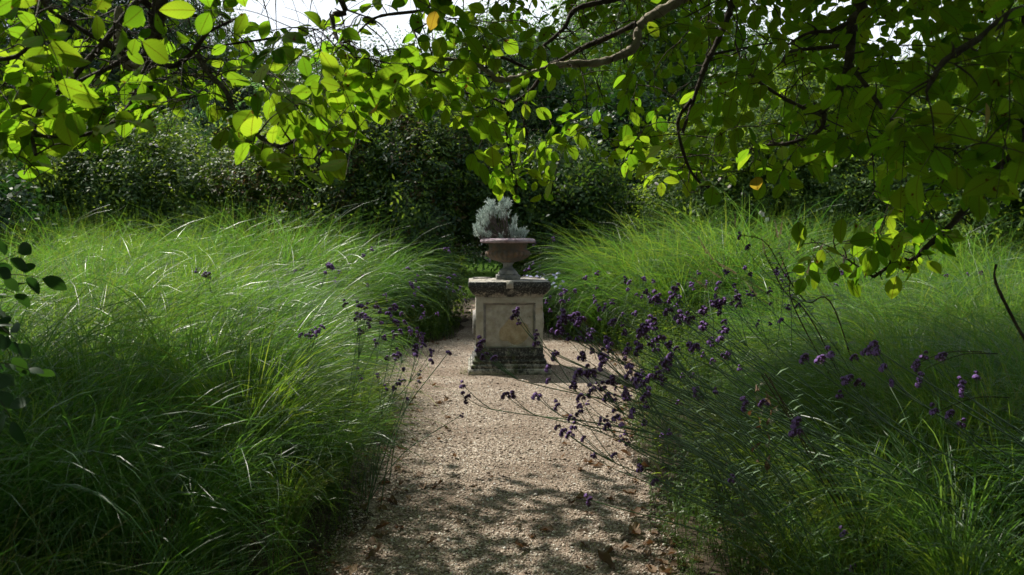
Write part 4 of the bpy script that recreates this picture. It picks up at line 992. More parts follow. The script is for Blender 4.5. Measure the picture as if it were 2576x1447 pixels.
def lb(px0, px1, py0, py1, Y_, ry=.9, ground_=False):
    """a lobe that spans that part of the photograph at distance Y"""
    a, b = at(px0, py1, Y_), at(px1, py0, Y_)
    z0 = 0 if ground_ else a[2]
    return ((a[0] + b[0]) / 2, Y_, (z0 + b[2]) / 2, (b[0] - a[0]) / 2, ry, (b[2] - z0) / 2)

def core(parent, lobes_, f=.72, mat='soil'):
    """dense twiggy heart of a shrub, as crossing stems"""
    mb = MB()
    for (x, y, z, rx, ry, rz) in lobes_:
        for q in range(26):
            a = np.array([x + rng.uniform(-.5, .5) * rx, y + rng.uniform(-.4, .4) * ry, max(0, z - rz)]); e = np.array([x, y, z]) + unit(rng.normal(0, 1, 3)) * np.array([rx, ry, rz]) * .9
            if y < 20 and (abs(e[0] + .48) < .8 or abs(a[0] + .48) < .8 or (a[0] + .48) * (e[0] + .48) < 0) and e[2] < 2.0: continue
            tube(mb, catmull([a, (a + e) / 2 + rng.normal(0, .12, 3), e], 3), .014, .004, 4, cap=False)
    return link('branches', mb.mesh('shrub_branches', M['stem_brown']), parent, kind='stuff')

def shrub(name, label, cat, lobes_, mix, n, **kw):
    t = thing(name, label, cat, (0, 0, 0)); foliage('foliage', lobes_, mix, n, t, **kw); core(t, lobes_); return t

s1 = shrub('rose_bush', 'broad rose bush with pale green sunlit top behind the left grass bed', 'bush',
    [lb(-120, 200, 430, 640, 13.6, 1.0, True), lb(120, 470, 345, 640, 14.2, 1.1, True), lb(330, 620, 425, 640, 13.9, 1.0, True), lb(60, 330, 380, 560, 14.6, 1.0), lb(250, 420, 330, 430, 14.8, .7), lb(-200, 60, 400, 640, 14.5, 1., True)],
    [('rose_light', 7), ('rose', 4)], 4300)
s1b = shrub('broadleaf_shrub', 'blue-green broad-leaved shrub at the far left edge of the grass', 'bush', [lb(-200, 45, 480, 640, 10.8, .6, True), lb(-80, 70, 520, 640, 10.9, .4, True)], [('small', 1)], 420)
s2 = shrub('rose_bush', 'mid green rose bush between the sunlit bush and the reddish rambler', 'bush',
    [lb(540, 740, 370, 640, 14.3, 1.0, True), lb(680, 880, 345, 640, 14.2, 1.0, True), lb(600, 800, 420, 640, 13.7, .8, True)], [('rose', 6), ('rose_light', 2), ('red', .5)], 3000)
s3 = shrub('rambling_rose', 'high rambling rose mound with reddish hips left of the urn', 'bush',
    [lb(800, 1010, 300, 640, 14.0, 1.1, True), lb(960, 1180, 285, 640, 13.9, 1.1, True), lb(870, 1100, 270, 460, 14.3, .9), lb(1080, 1215, 330, 560, 14.0, .8), lb(850, 960, 340, 500, 13.4, .6), lb(1010, 1120, 380, 690, 13.2, .6, True)],
    [('rose', 6), ('dark', 3), ('rose_light', 1.5), ('red', 1.0)], 5200)
s4 = shrub('climbing_rose', 'dark climbing rose column at the left of the garden archway', 'climber',
    [lb(1060, 1130, 520, 760, 13.0, .45, True), lb(1080, 1140, 600, 760, 13.6, .4, True), lb(1050, 1120, 640, 760, 12.8, .4, True)], [('dark', 6), ('rose', 1)], 800)
s4b = shrub('low_shrub', 'small yellow-green shrub by the lawn beyond the archway', 'bush', [lb(1128, 1160, 655, 700, 15.5, .25, True)], [('rose_light', 1)], 130, smin=.3, smax=.5, carve=False)
s5 = shrub('climbing_rose', 'climbing rose sprawling over the archway above the urn', 'climber',
    [lb(1140, 1300, 430, 560, 13.9, .7), lb(1250, 1420, 450, 570, 13.8, .7), lb(1340, 1520, 445, 530, 13.5, .5), lb(1180, 1280, 400, 500, 14.2, .6)], [('dark', 7), ('rose', 1.5)], 1700, droop=.5)
s5b = shrub('climbing_rose', 'dark climbing column beside the arch post right of the urn', 'climber',
    [lb(1340, 1405, 520, 760, 13.3, .4, True), lb(1320, 1370, 650, 760, 14.2, .4, True), lb(1395, 1480, 590, 740, 14.0, .5, True)], [('dark', 6), ('rose', 1)], 700)
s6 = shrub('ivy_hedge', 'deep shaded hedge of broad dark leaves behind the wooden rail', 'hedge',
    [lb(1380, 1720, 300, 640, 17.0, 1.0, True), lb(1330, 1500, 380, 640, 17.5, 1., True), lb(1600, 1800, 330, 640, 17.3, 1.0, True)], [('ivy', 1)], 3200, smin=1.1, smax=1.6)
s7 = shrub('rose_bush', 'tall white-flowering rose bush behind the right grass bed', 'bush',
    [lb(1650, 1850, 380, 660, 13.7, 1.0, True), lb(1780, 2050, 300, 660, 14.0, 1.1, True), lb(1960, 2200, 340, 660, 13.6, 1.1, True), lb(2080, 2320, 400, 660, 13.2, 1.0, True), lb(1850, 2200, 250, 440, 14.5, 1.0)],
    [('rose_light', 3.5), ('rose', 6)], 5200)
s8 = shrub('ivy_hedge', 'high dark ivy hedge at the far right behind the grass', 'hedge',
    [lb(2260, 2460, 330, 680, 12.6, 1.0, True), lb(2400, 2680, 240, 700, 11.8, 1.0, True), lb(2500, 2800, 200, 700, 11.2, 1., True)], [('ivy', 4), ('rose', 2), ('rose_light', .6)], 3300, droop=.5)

# white roses and the few pink ones
def rose_mesh():
    mb = MB(); pos, d, nr, l_ = [], [], [], []
    for ring, (k, el, rr) in enumerate(((5, .2, .055), (6, .7, .05), (6, 1.1, .04), (4, 1.35, .03))):
        for i in range(k):
            a = i * 6.283 / k + ring * .5; dd = np.array([math.cos(a) * math.cos(el), math.sin(a) * math.cos(el), math.sin(el)])
            pos.append((0, 0, 0)); d.append(dd); nr.append((-math.cos(a) * math.sin(el), -math.sin(a) * math.sin(el), math.cos(el))); l_.append(rr)
    put_leaves(mb, leaf_shape(3, .95, .3, -.35, .6), np.array(pos, float), np.array(d), np.array(nr), np.array(l_)); return mb.mesh('rose_flower', M['white'])
RM = rose_mesh()
for (px, py, s_) in [(1913, 540, 1.15), (1933, 557, 1.2), (1838, 472, 1.0), (1869, 488, .7), (2103, 316, 1.0), (2131, 314, 1.0), (2142, 312, .9), (2251, 433, 1.0), (1803, 508, .6), (1811, 452, .6), (2240, 428, .7), (2118, 330, .5), (1650, 465, .8), (1862, 545, .5), (2100, 420, .6)]:
    P = at(px, py, 12.25)
    link('flower', RM, s7, loc=P, rot=(R(50) + rng.normal(0, .3), rng.normal(0, .3), rng.uniform(0, 6)), scale=s_)
for (px, py, s_) in [(392, 368, .7), (380, 365, .6), (204, 165, .7), (215, 455, .6), (133, 430, .6), (455, 400, .5)]:
    link('flower', RM, s1, loc=at(px, py, 12.9), rot=(R(50), rng.normal(0, .3), rng.uniform(0, 6)), scale=s_)
# a few long bare canes arching out of the ramblers
def cane(parent, pts, Y_):
    mb = MB(); tube(mb, catmull([at(x, y, Y_) for x, y in pts], 6), .006, .003, 5, cap=False); link('cane', mb.mesh('rose_cane', M['twig_grey']), parent)
cane(s3, [(968, 340), (1000, 365), (1015, 400), (1040, 425)], 12.8); cane(s3, [(1108, 385), (1106, 430), (1120, 470)], 12.9); cane(s3, [(930, 475), (960, 472), (985, 466)], 12.7)
cane(s5, [(1440, 450), (1490, 448), (1540, 460), (1600, 478)], 13.0); cane(s2, [(600, 470), (640, 430), (670, 400)], 13.0)

# wooden rail of the pergola and its posts
pg = thing('wooden_pergola', 'weathered round wooden rail on posts under the climbing roses right of the urn', 'pergola', (0, 0, 0))
mb = MB(); tube(mb, catmull([at(1180, 520, 14.1), at(1400, 514, 14.0), at(1520, 513, 13.9), at(1600, 512, 13.8), at(1760, 514, 13.9), at(1900, 512, 14.0)], 6), .036, .032, 10, .03); link('rail', mb.mesh('pergola_rail', M['wood'], True), pg)
mb = MB(); tube(mb, catmull([at(820, 512, 14.1), at(930, 514, 14.1), at(1150, 516, 14.0)], 6), .04, .036, 10, .03); link('rail', mb.mesh('pergola_rail', M['wood'], True), pg)
for px, Y_ in ((1378, 14.0), (1112, 14.1), (1890, 14.1), (830, 14.2)):
    b0 = at(px, 600, Y_); mb = MB(); tube(mb, [(b0[0], Y_ + .08, 0), (b0[0], Y_ + .08, 1.0), (b0[0] + .01, Y_ + .08, 2.1)], .06, .05, 10, .03); link('post', mb.mesh('pergola_post', M['wood'], True), pg)

# wooden gate beyond the lawn
gt = thing('wooden_gate', 'rustic grey wooden field gate with crossed rails beyond the lawn', 'gate', tuple(at(1200, 661, 45.5)[:2]) + (0,))
def rail(a, b, r_=.045):
    mb = MB(); tube(mb, [a, (np.array(a) + b) / 2, b], r_, r_, 8); return mb
w_ = 1.2
for nm, a, b, r_ in (('post', (.72, 0, 0), (.72, 0, 1.05), .07), ('post', (-1.0, 0, 0), (-1.0, 0, 1.05), .07), ('rail', (-1.0, 0, .97), (.72, 0, .97), .045), ('rail', (-1.0, 0, .45), (.72, 0, .5), .04), ('brace', (-.45, 0.05, .2), (.68, .05, .95), .045), ('brace', (-1.0, -.05, 1.0), (.65, -.05, .12), .04)):
    link(nm, rail(np.array(a), np.array(b), r_).mesh('gate_' + nm, M['wood']), gt)

# trees behind
def tree(name, label, base, H, rt, lobes_, mix, n, **kw):
    t = thing(name, label, 'tree', (0, 0, 0)); b = np.array(base, float)
    mb = MB(); tube(mb, catmull([b, b + [.1, 0, H * .35], b + [-.1, .1, H * .7], b + [0, 0, H * .95]], 6), rt, rt * .3, 10, .04); link('trunk', mb.mesh('trunk_shape', M['stem_brown'], True), t)
    mb = MB()
    for (x, y, z, rx, ry, rz) in lobes_:
        for q in range(7):
            e = np.array([x, y, z]) + unit(rng.normal(0, 1, 3)) * np.array([rx, ry, rz]) * .85; a = b + [0, 0, min(H * .85, max(1.0, e[2] - abs(e[0] - b[0]) * .6))]
            tube(mb, catmull([a, (a + e) / 2 + [0, 0, .2], e], 4), .035, .008, 5, cap=False)
    link('limbs', mb.mesh('limb_shapes', M['stem_brown']), t, kind='stuff')
    foliage('crown', lobes_, mix, n, t, **kw); return t
tree('evergreen_tree', 'tall dark evergreen tree filling the background at the far left', (-16.5, 27, 0), 13, .3,
     [lb(-200, 250, -150, 360, 26.5, 2.6), lb(100, 480, -150, 300, 27.5, 2.4), lb(-100, 300, 200, 520, 26, 2.4), lb(150, 560, 20, 420, 27.5, 2.4)], [('conifer', 4), ('tree', 3)], 3300, smin=1.5, smax=2.4)
tree('cedar_tree', 'dark green cedar rising behind the locust sapling', (-9.2, 26, 0), 8, .22,
     [lb(470, 740, 165, 420, 26, 1.8), lb(540, 700, 230, 560, 26, 1.6), lb(420, 600, 190, 420, 26.5, 1.6), lb(560, 770, 270, 480, 25.5, 1.6)], [('conifer', 6), ('tree', 1)], 1600, smin=1.4, smax=2.2, droop=.4)
tree('sparse_tree', 'thin-crowned tree letting the pale sky through left of centre', (-4.4, 22, 0), 6, .14,
     [lb(660, 860, 190, 420, 22, 1.2), lb(780, 900, 220, 420, 22, 1.0), lb(700, 1000, 290, 480, 21.5, 1.2)], [('tree', 4), ('red', 1)], 620, smin=.9, smax=1.4)
tree('ash_tree', 'leafy green tree behind the hanging spray in the centre', (0.6, 19, 0), 6.4, .2,
     [lb(1120, 1420, 130, 420, 19, 1.5), lb(1060, 1250, 230, 460, 18.5, 1.2), lb(1300, 1560, 170, 450, 19.5, 1.5), lb(1180, 1340, 100, 240, 19, 1)], [('tree_light', 1), ('tree', 5), ('red', .4)], 1700, smin=1., smax=1.5)
tree('oak_tree', 'broad dark tree above the shaded hedge right of centre', (4.2, 23, 0), 8.5, .3,
     [lb(1400, 1760, 0, 420, 23, 2), lb(1600, 1900, 60, 420, 22.5, 1.8), lb(1480, 1700, -120, 200, 23.5, 1.6)], [('tree', 5), ('tree_light', 1)], 1900, smin=1.2, smax=1.8)
tree('beech_tree', 'tree with reddish brown top behind the white roses', (8.6, 20, 0), 7, .22,
     [lb(1830, 2110, 150, 430, 20, 1.5), lb(1950, 2200, 170, 420, 20.5, 1.4), lb(1760, 1960, 230, 460, 19.5, 1.3)], [('tree', 3), ('tree_light', 2), ('red', 1.4)], 1700, smin=.9, smax=1.4)
tree('maple_tree', 'bright green tree at the far right behind the ivy hedge', (13.0, 21, 0), 8, .26,
     [lb(2250, 2500, 150, 480, 21, 1.6), lb(2400, 2720, 40, 420, 20.5, 1.8), lb(2180, 2380, 260, 480, 20, 1.4)], [('tree_light', 4), ('tree', 3)], 2000, smin=1., smax=1.6)
# woodland that closes the view beyond the lawn
wl = []
for q in range(17):
    x = -44 + q * 5.5 + rng.normal(0, .6); wl.append((x, 53 + rng.normal(0, 1.5), 4.2, 4.2, 3, 4.8 + rng.uniform(-.6, .8)))
foliage('distant_wood', wl, [('tree', 1), ('dark', 1)], 5200, None, smin=3.5, smax=5.5)
o = bpy.data.objects['distant_wood']; o['label'] = 'dark distant wood beyond the lawn and gate'; o['category'] = 'wood'
for (x, y, r_, h_, lab) in ((-4.6, 33, 2.6, 3.6, 'dark round shrub left of the lawn seen through the arch'), (4.4, 36, 3.0, 3.8, 'dark round shrub right of the lawn beyond the arch')):
    shrub('lawn_shrub', lab, 'bush', [(x, y, h_ / 2, r_, 2, h_ / 2)], [('ivy', 1), ('tree', 1)], 500, smin=1.8, smax=2.6)
tree('lawn_tree', 'shade tree standing over the lawn behind the archway', (-6.5, 30, 0), 7.5, .25, [(-5.4, 30, 5.2, 3.2, 2.6, 2.4), (-3.4, 31, 5.8, 2.6, 2.4, 1.8)], [('tree', 1)], 900, smin=1.5, smax=2.2)

# locust sapling with long feathery fronds
lo = thing('locust_sapling', 'young locust sapling with feathery bright green fronds above the left bushes', 'tree', tuple(at(510, 560, 15.4)[:2]) + (0,)); LO = np.array(lo.location)
def frond(name, seed):
    g_ = np.random.default_rng(seed); mb = MB(); C = catmull([(0, 0, 0), (.3, 0, .05), (.62, 0, -.03)], 8); tube(mb, C, .003, .001, 4, cap=False)
    pos, d, nr, l_ = [], [], [], []
    for i in range(15):
        t = .1 + .9 * i / 15; p = C[int(t * (len(C) - 1))]
        for s_ in (-1, 1): pos.append(p); d.append((.45, s_, 0.05)); nr.append((g_.normal(0, .15), g_.normal(0, .15), 1)); l_.append(.095 * (1 - .55 * abs(t - .4)) * g_.uniform(.9, 1.1))
    put_leaves(mb, leaf_shape(2, .3, .1, .1), np.array(pos), np.array(d, float), np.array(nr), np.array(l_)); return mb.mesh(name, M['locust'])
FR = [frond("frond_shape_%d" % i, i) for i in range(3)]
for j, (x0, y0, x1, y1) in enumerate([(515, 375, 480, 270), (510, 380, 500, 265), (530, 375, 560, 290), (590, 340, 600, 235), (620, 350, 690, 215), (470, 360, 420, 290)]):
    A, B = at(x0, y0 + 30, 15.4), at(x1, y1, 15.4); C = catmull([A, (A + B) / 2 + rng.normal(0, .05, 3), B], 5)
    mb = MB(); tube(mb, np.vstack([[LO + [rng.normal(0, .1), 0, 0]], C]) - LO, .014, .004, 5); link('stem', mb.mesh('locust_stem', M['stem']), lo)
    for k in range(7):
        p = C[min(len(C) - 1, 2 + k * (len(C) - 2) // 7)]; a = (-1) ** k
        dd = unit(np.array([a * 1.0 + rng.normal(0, .2), rng.normal(-.3, .4), .55 + rng.normal(0, .2)])); nn_ = unit(np.array([0, -.75, .6]) + rng.normal(0, .2, 3))
        x, y, z = frame_from(dd, nn_); mt = Matrix(((x[0], y[0], z[0]), (x[1], y[1], z[1]), (x[2], y[2], z[2])))
        link('frond', FR[k % 3], lo, loc=p - LO, rot=mt.to_euler(), scale=rng.uniform(.75, 1.15))

# unseen hedge added behind the viewer to block sky light from the foreground
shrub('blocker_hedge', 'tall dark hedge, unseen, added behind the viewer as a sky light blocker', 'hedge', [(x, -10.5, 1.8, 2.2, 1.0, 2.2) for x in range(-12, 13, 3)], [('ivy', 1)], 1500, smin=1.6, smax=2.4)

# ================================================================== VERBENA
def head_mesh(name, seed, doms, r):
    g_ = np.random.default_rng(seed); mb = MB(); F4n = []
    pos, d, nr, l_ = [], [], [], []; fp, fd, fn, fl_ = [], [], [], []
    for q in range(doms):
        a = q * 2.4; c = np.array([math.cos(a), math.sin(a), 0]) * r * (.8 if q else 0) + np.array([0, 0, g_.uniform(-.9, 1.1) * r]); ax = unit(c * 1.1 + np.array([0, 0, 1.4 * r]))
        rr = r * g_.uniform(.55, .8)
        for i in range(30):      # packed calyces
            z = 1 - 2 * (i + .5) / 30; b = i * 2.4; v = np.array([math.sqrt(1 - z * z) * math.cos(b), math.sqrt(1 - z * z) * math.sin(b), z])
            pos.append(c + v * rr * .35); d.append(unit(v + ax * .8)); nr.append(np.cross(v, ax + .1)); l_.append(rr * .95)
            pos.append(c + v * rr * .3); d.append(unit(v * .8 + ax)); nr.append(v); l_.append(rr * .9)
        for i in range(24):      # open florets
            v = unit(ax + g_.normal(0, .55, 3)); b0 = c + v * rr * 1.15; s1_ = unit(np.cross(v, g_.normal(0, 1, 3))); s2_ = np.cross(v, s1_)
            for w in (s1_, -s1_, s2_, -s2_): fp.append(b0); fd.append(w + v * .2); fn.append(v); fl_.append(rr * .36)
    put_leaves(mb, dia(.45), np.array(pos), np.array(d), np.array(nr), np.array(l_)); nc = len(pos)
    put_leaves(mb, dia(.8), np.array(fp), np.array(fd), np.array(fn), np.array(fl_))
    return mesh_np(name, np.concatenate(mb.V), np.concatenate(mb.F4), None, None, False, mats=[M['calyx'], M['purple']], midx=[0] * nc + [1] * len(fp))
HEADS = [head_mesh("verbena_head_%d" % i, 400 + i, 3 + i % 3, .0138) for i in range(5)]
verb = {}
def verbena(label, root, heads, Yr, rad, hs=(.8, 1.25), group='verbena plants beside the path', stem_r=.0028, bend=.35):
    """heads: photograph positions. Near ones share a stem."""
    t = thing('verbena_plant', label, 'flower', (root[0], root[1], 0), 0, group); O = np.array([root[0], root[1], 0.])
    todo = []
    for h_ in heads:
        if all(math.hypot(h_[0] - q_[0], h_[1] - q_[1]) > 8 for q_ in todo): todo.append(tuple(h_))
    todo = [todo[q_] for q_ in rng.permutation(len(todo))]
    while todo:
        h0 = todo.pop(); grp = [h0]
        for h_ in list(todo):
            if math.hypot(h_[0] - h0[0], h_[1] - h0[1]) < rad and len(grp) < 6: grp.append(h_); todo.remove(h_)
        Y0 = rng.uniform(*Yr); W_ = [at(x, y, Y0 + rng.normal(0, .03)) for x, y in grp]
        for w in W_: w[2] = max(w[2], .06)
        c = np.mean(W_, axis=0); r0 = O + np.array([rng.normal(0, .07), rng.normal(0, .07), 0])
        out_d = c - r0; fork = c - unit(out_d) * (.10 + .02 * len(grp)) if len(grp) > 1 else c
        mid = r0 + (fork - r0) * .5 + np.array([-out_d[0] * bend * .35, -out_d[1] * bend * .35, abs(out_d[0]) * bend * .25])
        mb = MB(); C = catmull([r0, mid, fork], 7); tube(mb, C - O, stem_r * 1.15, stem_r * .75, 4, cap=False)
        for w in W_:
            if len(grp) > 1: tube(mb, catmull([fork, (fork + w) / 2 + np.array([0, 0, -.008]), w], 3) - O, stem_r * .7, stem_r * .45, 4, cap=False)
        for k in (5, 8, 11):     # narrow leaf pairs
            if k < len(C):
                for s_ in (-1, 1): put_leaves(mb, dia(.16), np.array([C[k] - O]), np.array([[s_ * .7, rng.normal(0, .3), .5]]), np.array([[0, 0, 1.]]), np.array([rng.uniform(.04, .08)]))
        link('stem', mb.mesh('verbena_stem', M['stem']), t)
        for w in W_:
            ax = unit((w - fork) + np.array([0, 0, .02])) if len(grp) > 1 else unit(C[-1] - C[-3])
            s_ = rng.uniform(*hs); e = Vector(unit(ax + rng.normal(0, .2, 3) + np.array([0, 0, .3]))).to_track_quat('Z', 'Y').to_euler()
            link('flower_head', HEADS[rng.integers(0, 5)], t, loc=w - O, rot=e, scale=s_)
    return t
r6 = lambda L_: [(1321 + x * .6088, 566 + y * .6088) for x, y in L_]
l5 = lambda L_: [(x * .415, 503 + y * .415) for x, y in L_]
z1 = lambda L_: [(1100.6 + x * .1521, 534.6 + y * .1521) for x, y in L_]
verbena('dense dark purple verbena clump bowing left towards the pedestal base', (1.42, 3.35), r6([(155, 375), (180, 395), (225, 385), (150, 440), (185, 465), (230, 465), (270, 470), (350, 490), (360, 405), (325, 535), (310, 575), (240, 550), (415, 450), (118, 535), (168, 380), (205, 380), (140, 400), (340, 480), (215, 400), (322, 550), (245, 545)]), (3.2, 3.7), 75)
verbena('tall verbena with heads at mid height in the thick of the right clump', (1.55, 3.05), r6([(430, 510), (465, 510), (520, 410), (490, 440), (470, 495), (555, 460), (540, 425), (525, 495), (548, 515), (595, 500), (685, 510), (705, 510), (590, 560), (590, 600), (545, 610), (570, 640), (515, 620), (600, 545), (585, 575), (510, 400), (505, 430), (530, 400), (485, 460)]), (2.9, 3.4), 70)
verbena('verbena holding the highest purple heads above the right clump', (1.75, 3.5), r6([(545, 295), (540, 310), (585, 350), (600, 300), (625, 262), (640, 380), (660, 395), (775, 330), (820, 320), (800, 340), (790, 325), (822, 403), (740, 360), (740, 425), (830, 440), (875, 305), (775, 565), (830, 545), (808, 318), (680, 385), (765, 470), (805, 465), (625, 375)]), (3.3, 3.8), 70)
verbena('verbena drooping low over the gravel right of the pedestal', (1.25, 3.1), r6([(430, 575), (430, 610), (470, 640), (220, 620), (235, 610), (275, 620), (205, 668), (270, 685), (325, 670), (360, 650), (420, 700), (500, 700), (505, 750), (440, 770), (380, 790), (210, 625), (265, 605), (340, 715), (410, 690), (425, 715), (490, 660), (460, 655)]), (2.9, 3.4), 70)
verbena('verbena with small heads hanging lowest over the path on the right', (1.15, 3.0), r6([(230, 715), (130, 745), (225, 770), (190, 800), (130, 830), (152, 850), (185, 870), (238, 878), (310, 810), (338, 805), (340, 835), (425, 900), (285, 958), (365, 945), (205, 835), (400, 820), (370, 720)]), (2.9, 3.5), 62, (.6, .95))
verbena('verbena whose long thin stems cross the path to the pedestal front', (1.05, 3.2), [(1166, 970), (1172, 1000), (1268, 990), (1290, 997), (1345, 992), (1357, 995), (1300, 785), (1292, 792), (1307, 812), (1352, 840), (1352, 862), (1377, 922), (1210, 860), (1206, 880), (1214, 892), (1243, 903), (1205, 870), (1377, 955), (1393, 890)], (3.0, 3.6), 40, (.75, 1.1), bend=.7)
verbena('stray low verbena with single heads near the bottom right of the gravel', (1.2, 2.75), r6([(530, 1055), (525, 1050), (860, 1055), (855, 1065), (480, 1010), (262, 1135), (600, 860), (790, 690), (700, 690)]), (2.6, 3.0), 30, (.6, .9))
verbena('verbena with a seed-tufted neighbour, heads over the shaded grass', (1.9, 2.9), r6([(905, 740), (985, 740), (1130, 850), (1120, 820), (1155, 555), (1220, 560), (1265, 530), (1320, 1270), (1350, 1410), (980, 730), (1115, 855)]), (2.6, 3.0), 40)
verbena('shaded verbena with near black heads before the right grass bed', (2.15, 2.9), r6([(1305, 705), (1335, 640), (1380, 655), (1360, 550), (1405, 515), (1450, 515), (1440, 500), (1480, 580), (1515, 645), (1350, 545), (1455, 530), (1325, 650), (1300, 700), (1430, 525)]), (2.5, 2.9), 55, (.75, 1.05))
verbena('rightmost shaded verbena at the edge of the right grass', (2.35, 2.85), r6([(1620, 580), (1655, 545), (1720, 548), (1630, 640), (1800, 650), (1800, 690), (1870, 628), (1695, 765), (1755, 785), (1810, 825), (1610, 570), (1645, 550), (1805, 670), (1750, 790), (1685, 770)]), (2.45, 2.8), 55, (.75, 1.05))
verbena('slender verbena rising through leafy stems in the middle of the right bed', (2.2, 4.6), r6([(945, 290), (1090, 345), (1128, 335), (1058, 388), (1080, 350), (1040, 190), (885, 45), (920, 95)]), (4.2, 4.6), 45)
verbena('small distant verbena drifting before the tall right mound', (1.5, 8.0), r6([(250, 222), (300, 203), (490, 225), (485, 232), (530, 235), (425, 270), (430, 240), (640, 300), (690, 250), (715, 200), (625, 335), (285, 300), (280, 310), (290, 320), (460, 290), (510, 290), (560, 320), (455, 370), (405, 370), (480, 300)]), (7.4, 8.2), 60, (1.0, 1.6))
verbena('small distant verbena in the middle of the right bed', (2.8, 7.6), r6([(800, 235), (790, 260), (1035, 185), (1045, 195), (1285, 250), (1740, 210), (700, 265), (750, 240), (690, 270), (870, 270), (910, 180), (1310, 200), (1830, 200), (1880, 200), (1060, 230), (1560, 185)]), (7.2, 8.0), 60, (1.0, 1.5))
verbena('pale purple verbena by the pedestal on its right', (.98, 9.3), r6([(150, 290), (150, 310), (165, 320), (180, 310), (205, 275), (165, 275), (105, 300), (90, 320), (105, 355), (180, 300), (110, 440), (280, 440), (305, 390), (225, 415)]), (9.0, 9.6), 60, (1.0, 1.7))
verbena('purple verbena spray just behind the pedestal on its right', (.62, 11.4), z1([(1530, 930), (1570, 930), (1465, 955), (1580, 850), (1550, 870), (1680, 900), (1650, 980), (1720, 1005), (1630, 935), (1445, 1070), (1720, 1100), (1510, 935), (1460, 970), (1600, 545), (1910, 450)]), (11.2, 11.8), 40, (1.1, 1.8))
verbena('purple verbena spray behind the pedestal on its left', (-1.05, 11.2), z1([(125, 610), (190, 630), (55, 1045), (90, 1030), (190, 1068), (160, 1110), (170, 1165), (150, 1255), (135, 1300), (270, 1305), (375, 1275), (440, 1350), (455, 1390), (285, 1025), (255, 1210), (455, 1440), (10, 1180), (110, 655)]), (10.8, 11.4), 40, (1.0, 1.7))
verbena('verbena standing highest at the left gravel edge', (-.98, 4.35), l5([(2090, 628), (2175, 640), (2195, 640), (2215, 650), (2230, 645), (2275, 645), (2265, 650), (2165, 710), (2190, 710), (2210, 705), (2230, 710), (2235, 720), (2235, 750), (2300, 680), (2360, 685), (2390, 655), (2180, 805)]), (4.3, 4.7), 42)
verbena('verbena leaning right from the left grass over the gravel', (-.86, 4.5), l5([(2385, 720), (2455, 745), (2460, 750), (2400, 750), (2325, 840), (2320, 850), (2330, 835), (2430, 800), (2440, 795), (2485, 795), (2390, 820), (2560, 820), (2280, 870), (2265, 870), (2415, 925), (2400, 955), (2340, 965), (2515, 925), (2520, 895), (2530, 800), (2310, 740), (2550, 850)]), (4.6, 5.1), 42)
verbena('sparse low verbena at the left gravel edge with dark heads', (-.80, 4.2), l5([(2445, 1020), (2455, 1035), (2540, 1055), (2540, 1095), (2340, 1140), (2385, 1145), (2470, 1200), (2480, 1205), (2165, 1015), (2185, 1085), (2410, 1110), (2290, 1055)]) + [(1160, 1045), (1130, 884), (1045, 890), (1065, 870), (1085, 885), (1085, 905), (1015, 955), (1020, 960)], (4.2, 4.7), 42, (.7, 1.1))
verbena('small verbena spike rising alone out of the left grass', (-1.3, 4.6), l5([(1950, 775), (1890, 800), (1870, 815), (1820, 825), (1910, 820), (1920, 795), (1885, 795)]), (4.4, 4.6), 60, (.8, 1.1))
verbena('verbena heads showing above the left grass in the middle distance', (-1.9, 6.4), l5([(1990, 405), (2010, 395), (1970, 435), (1240, 455), (1260, 465), (1225, 460), (1195, 435), (1985, 402)]), (6.0, 6.4), 60, (1.1, 1.6))
verbena('pale distant verbena scattered before the left mound', (-2.1, 9.2), l5([(1830, 425), (1790, 425), (1830, 455), (1780, 455), (2060, 440), (2070, 440), (2195, 460), (2225, 520), (2335, 580), (2250, 300), (2205, 340), (1940, 510), (1820, 500), (1740, 440), (2030, 490), (1660, 420)]), (8.8, 9.6), 60, (1.0, 1.6))
verbena('distant verbena on the leafy bank left of the pedestal', (-1.5, 10.0), l5([(2530, 460), (2490, 510), (2520, 490), (2475, 410), (2480, 412), (2510, 490), (2515, 570), (2570, 690), (2560, 640), (2345, 610), (2500, 530), (2540, 530)]) + [(1035, 830), (1060, 800), (1100, 790), (1010, 790), (1040, 770)], (9.4, 10.2), 60, (.9, 1.5))

fh = lambda k, x0, x1, y0, y1: [(rng.uniform(x0, x1), rng.uniform(y0, y1)) for _ in range(k)]
verbena('airy verbena filling the space between dense clump and right grass', (1.7, 3.3), fh(26, 1480, 1900, 740, 1000), (3.1, 3.7), 48, (.55, .85))
verbena('low airy verbena along the right gravel edge with scattered small heads', (1.35, 3.5), fh(22, 1430, 1720, 850, 1120), (3.3, 3.9), 44, (.55, .85))
verbena('thin verbena scattered across the middle of the right bed', (2.0, 5.6), fh(24, 1500, 2000, 680, 860), (5.2, 6.0), 44, (.7, 1.1))

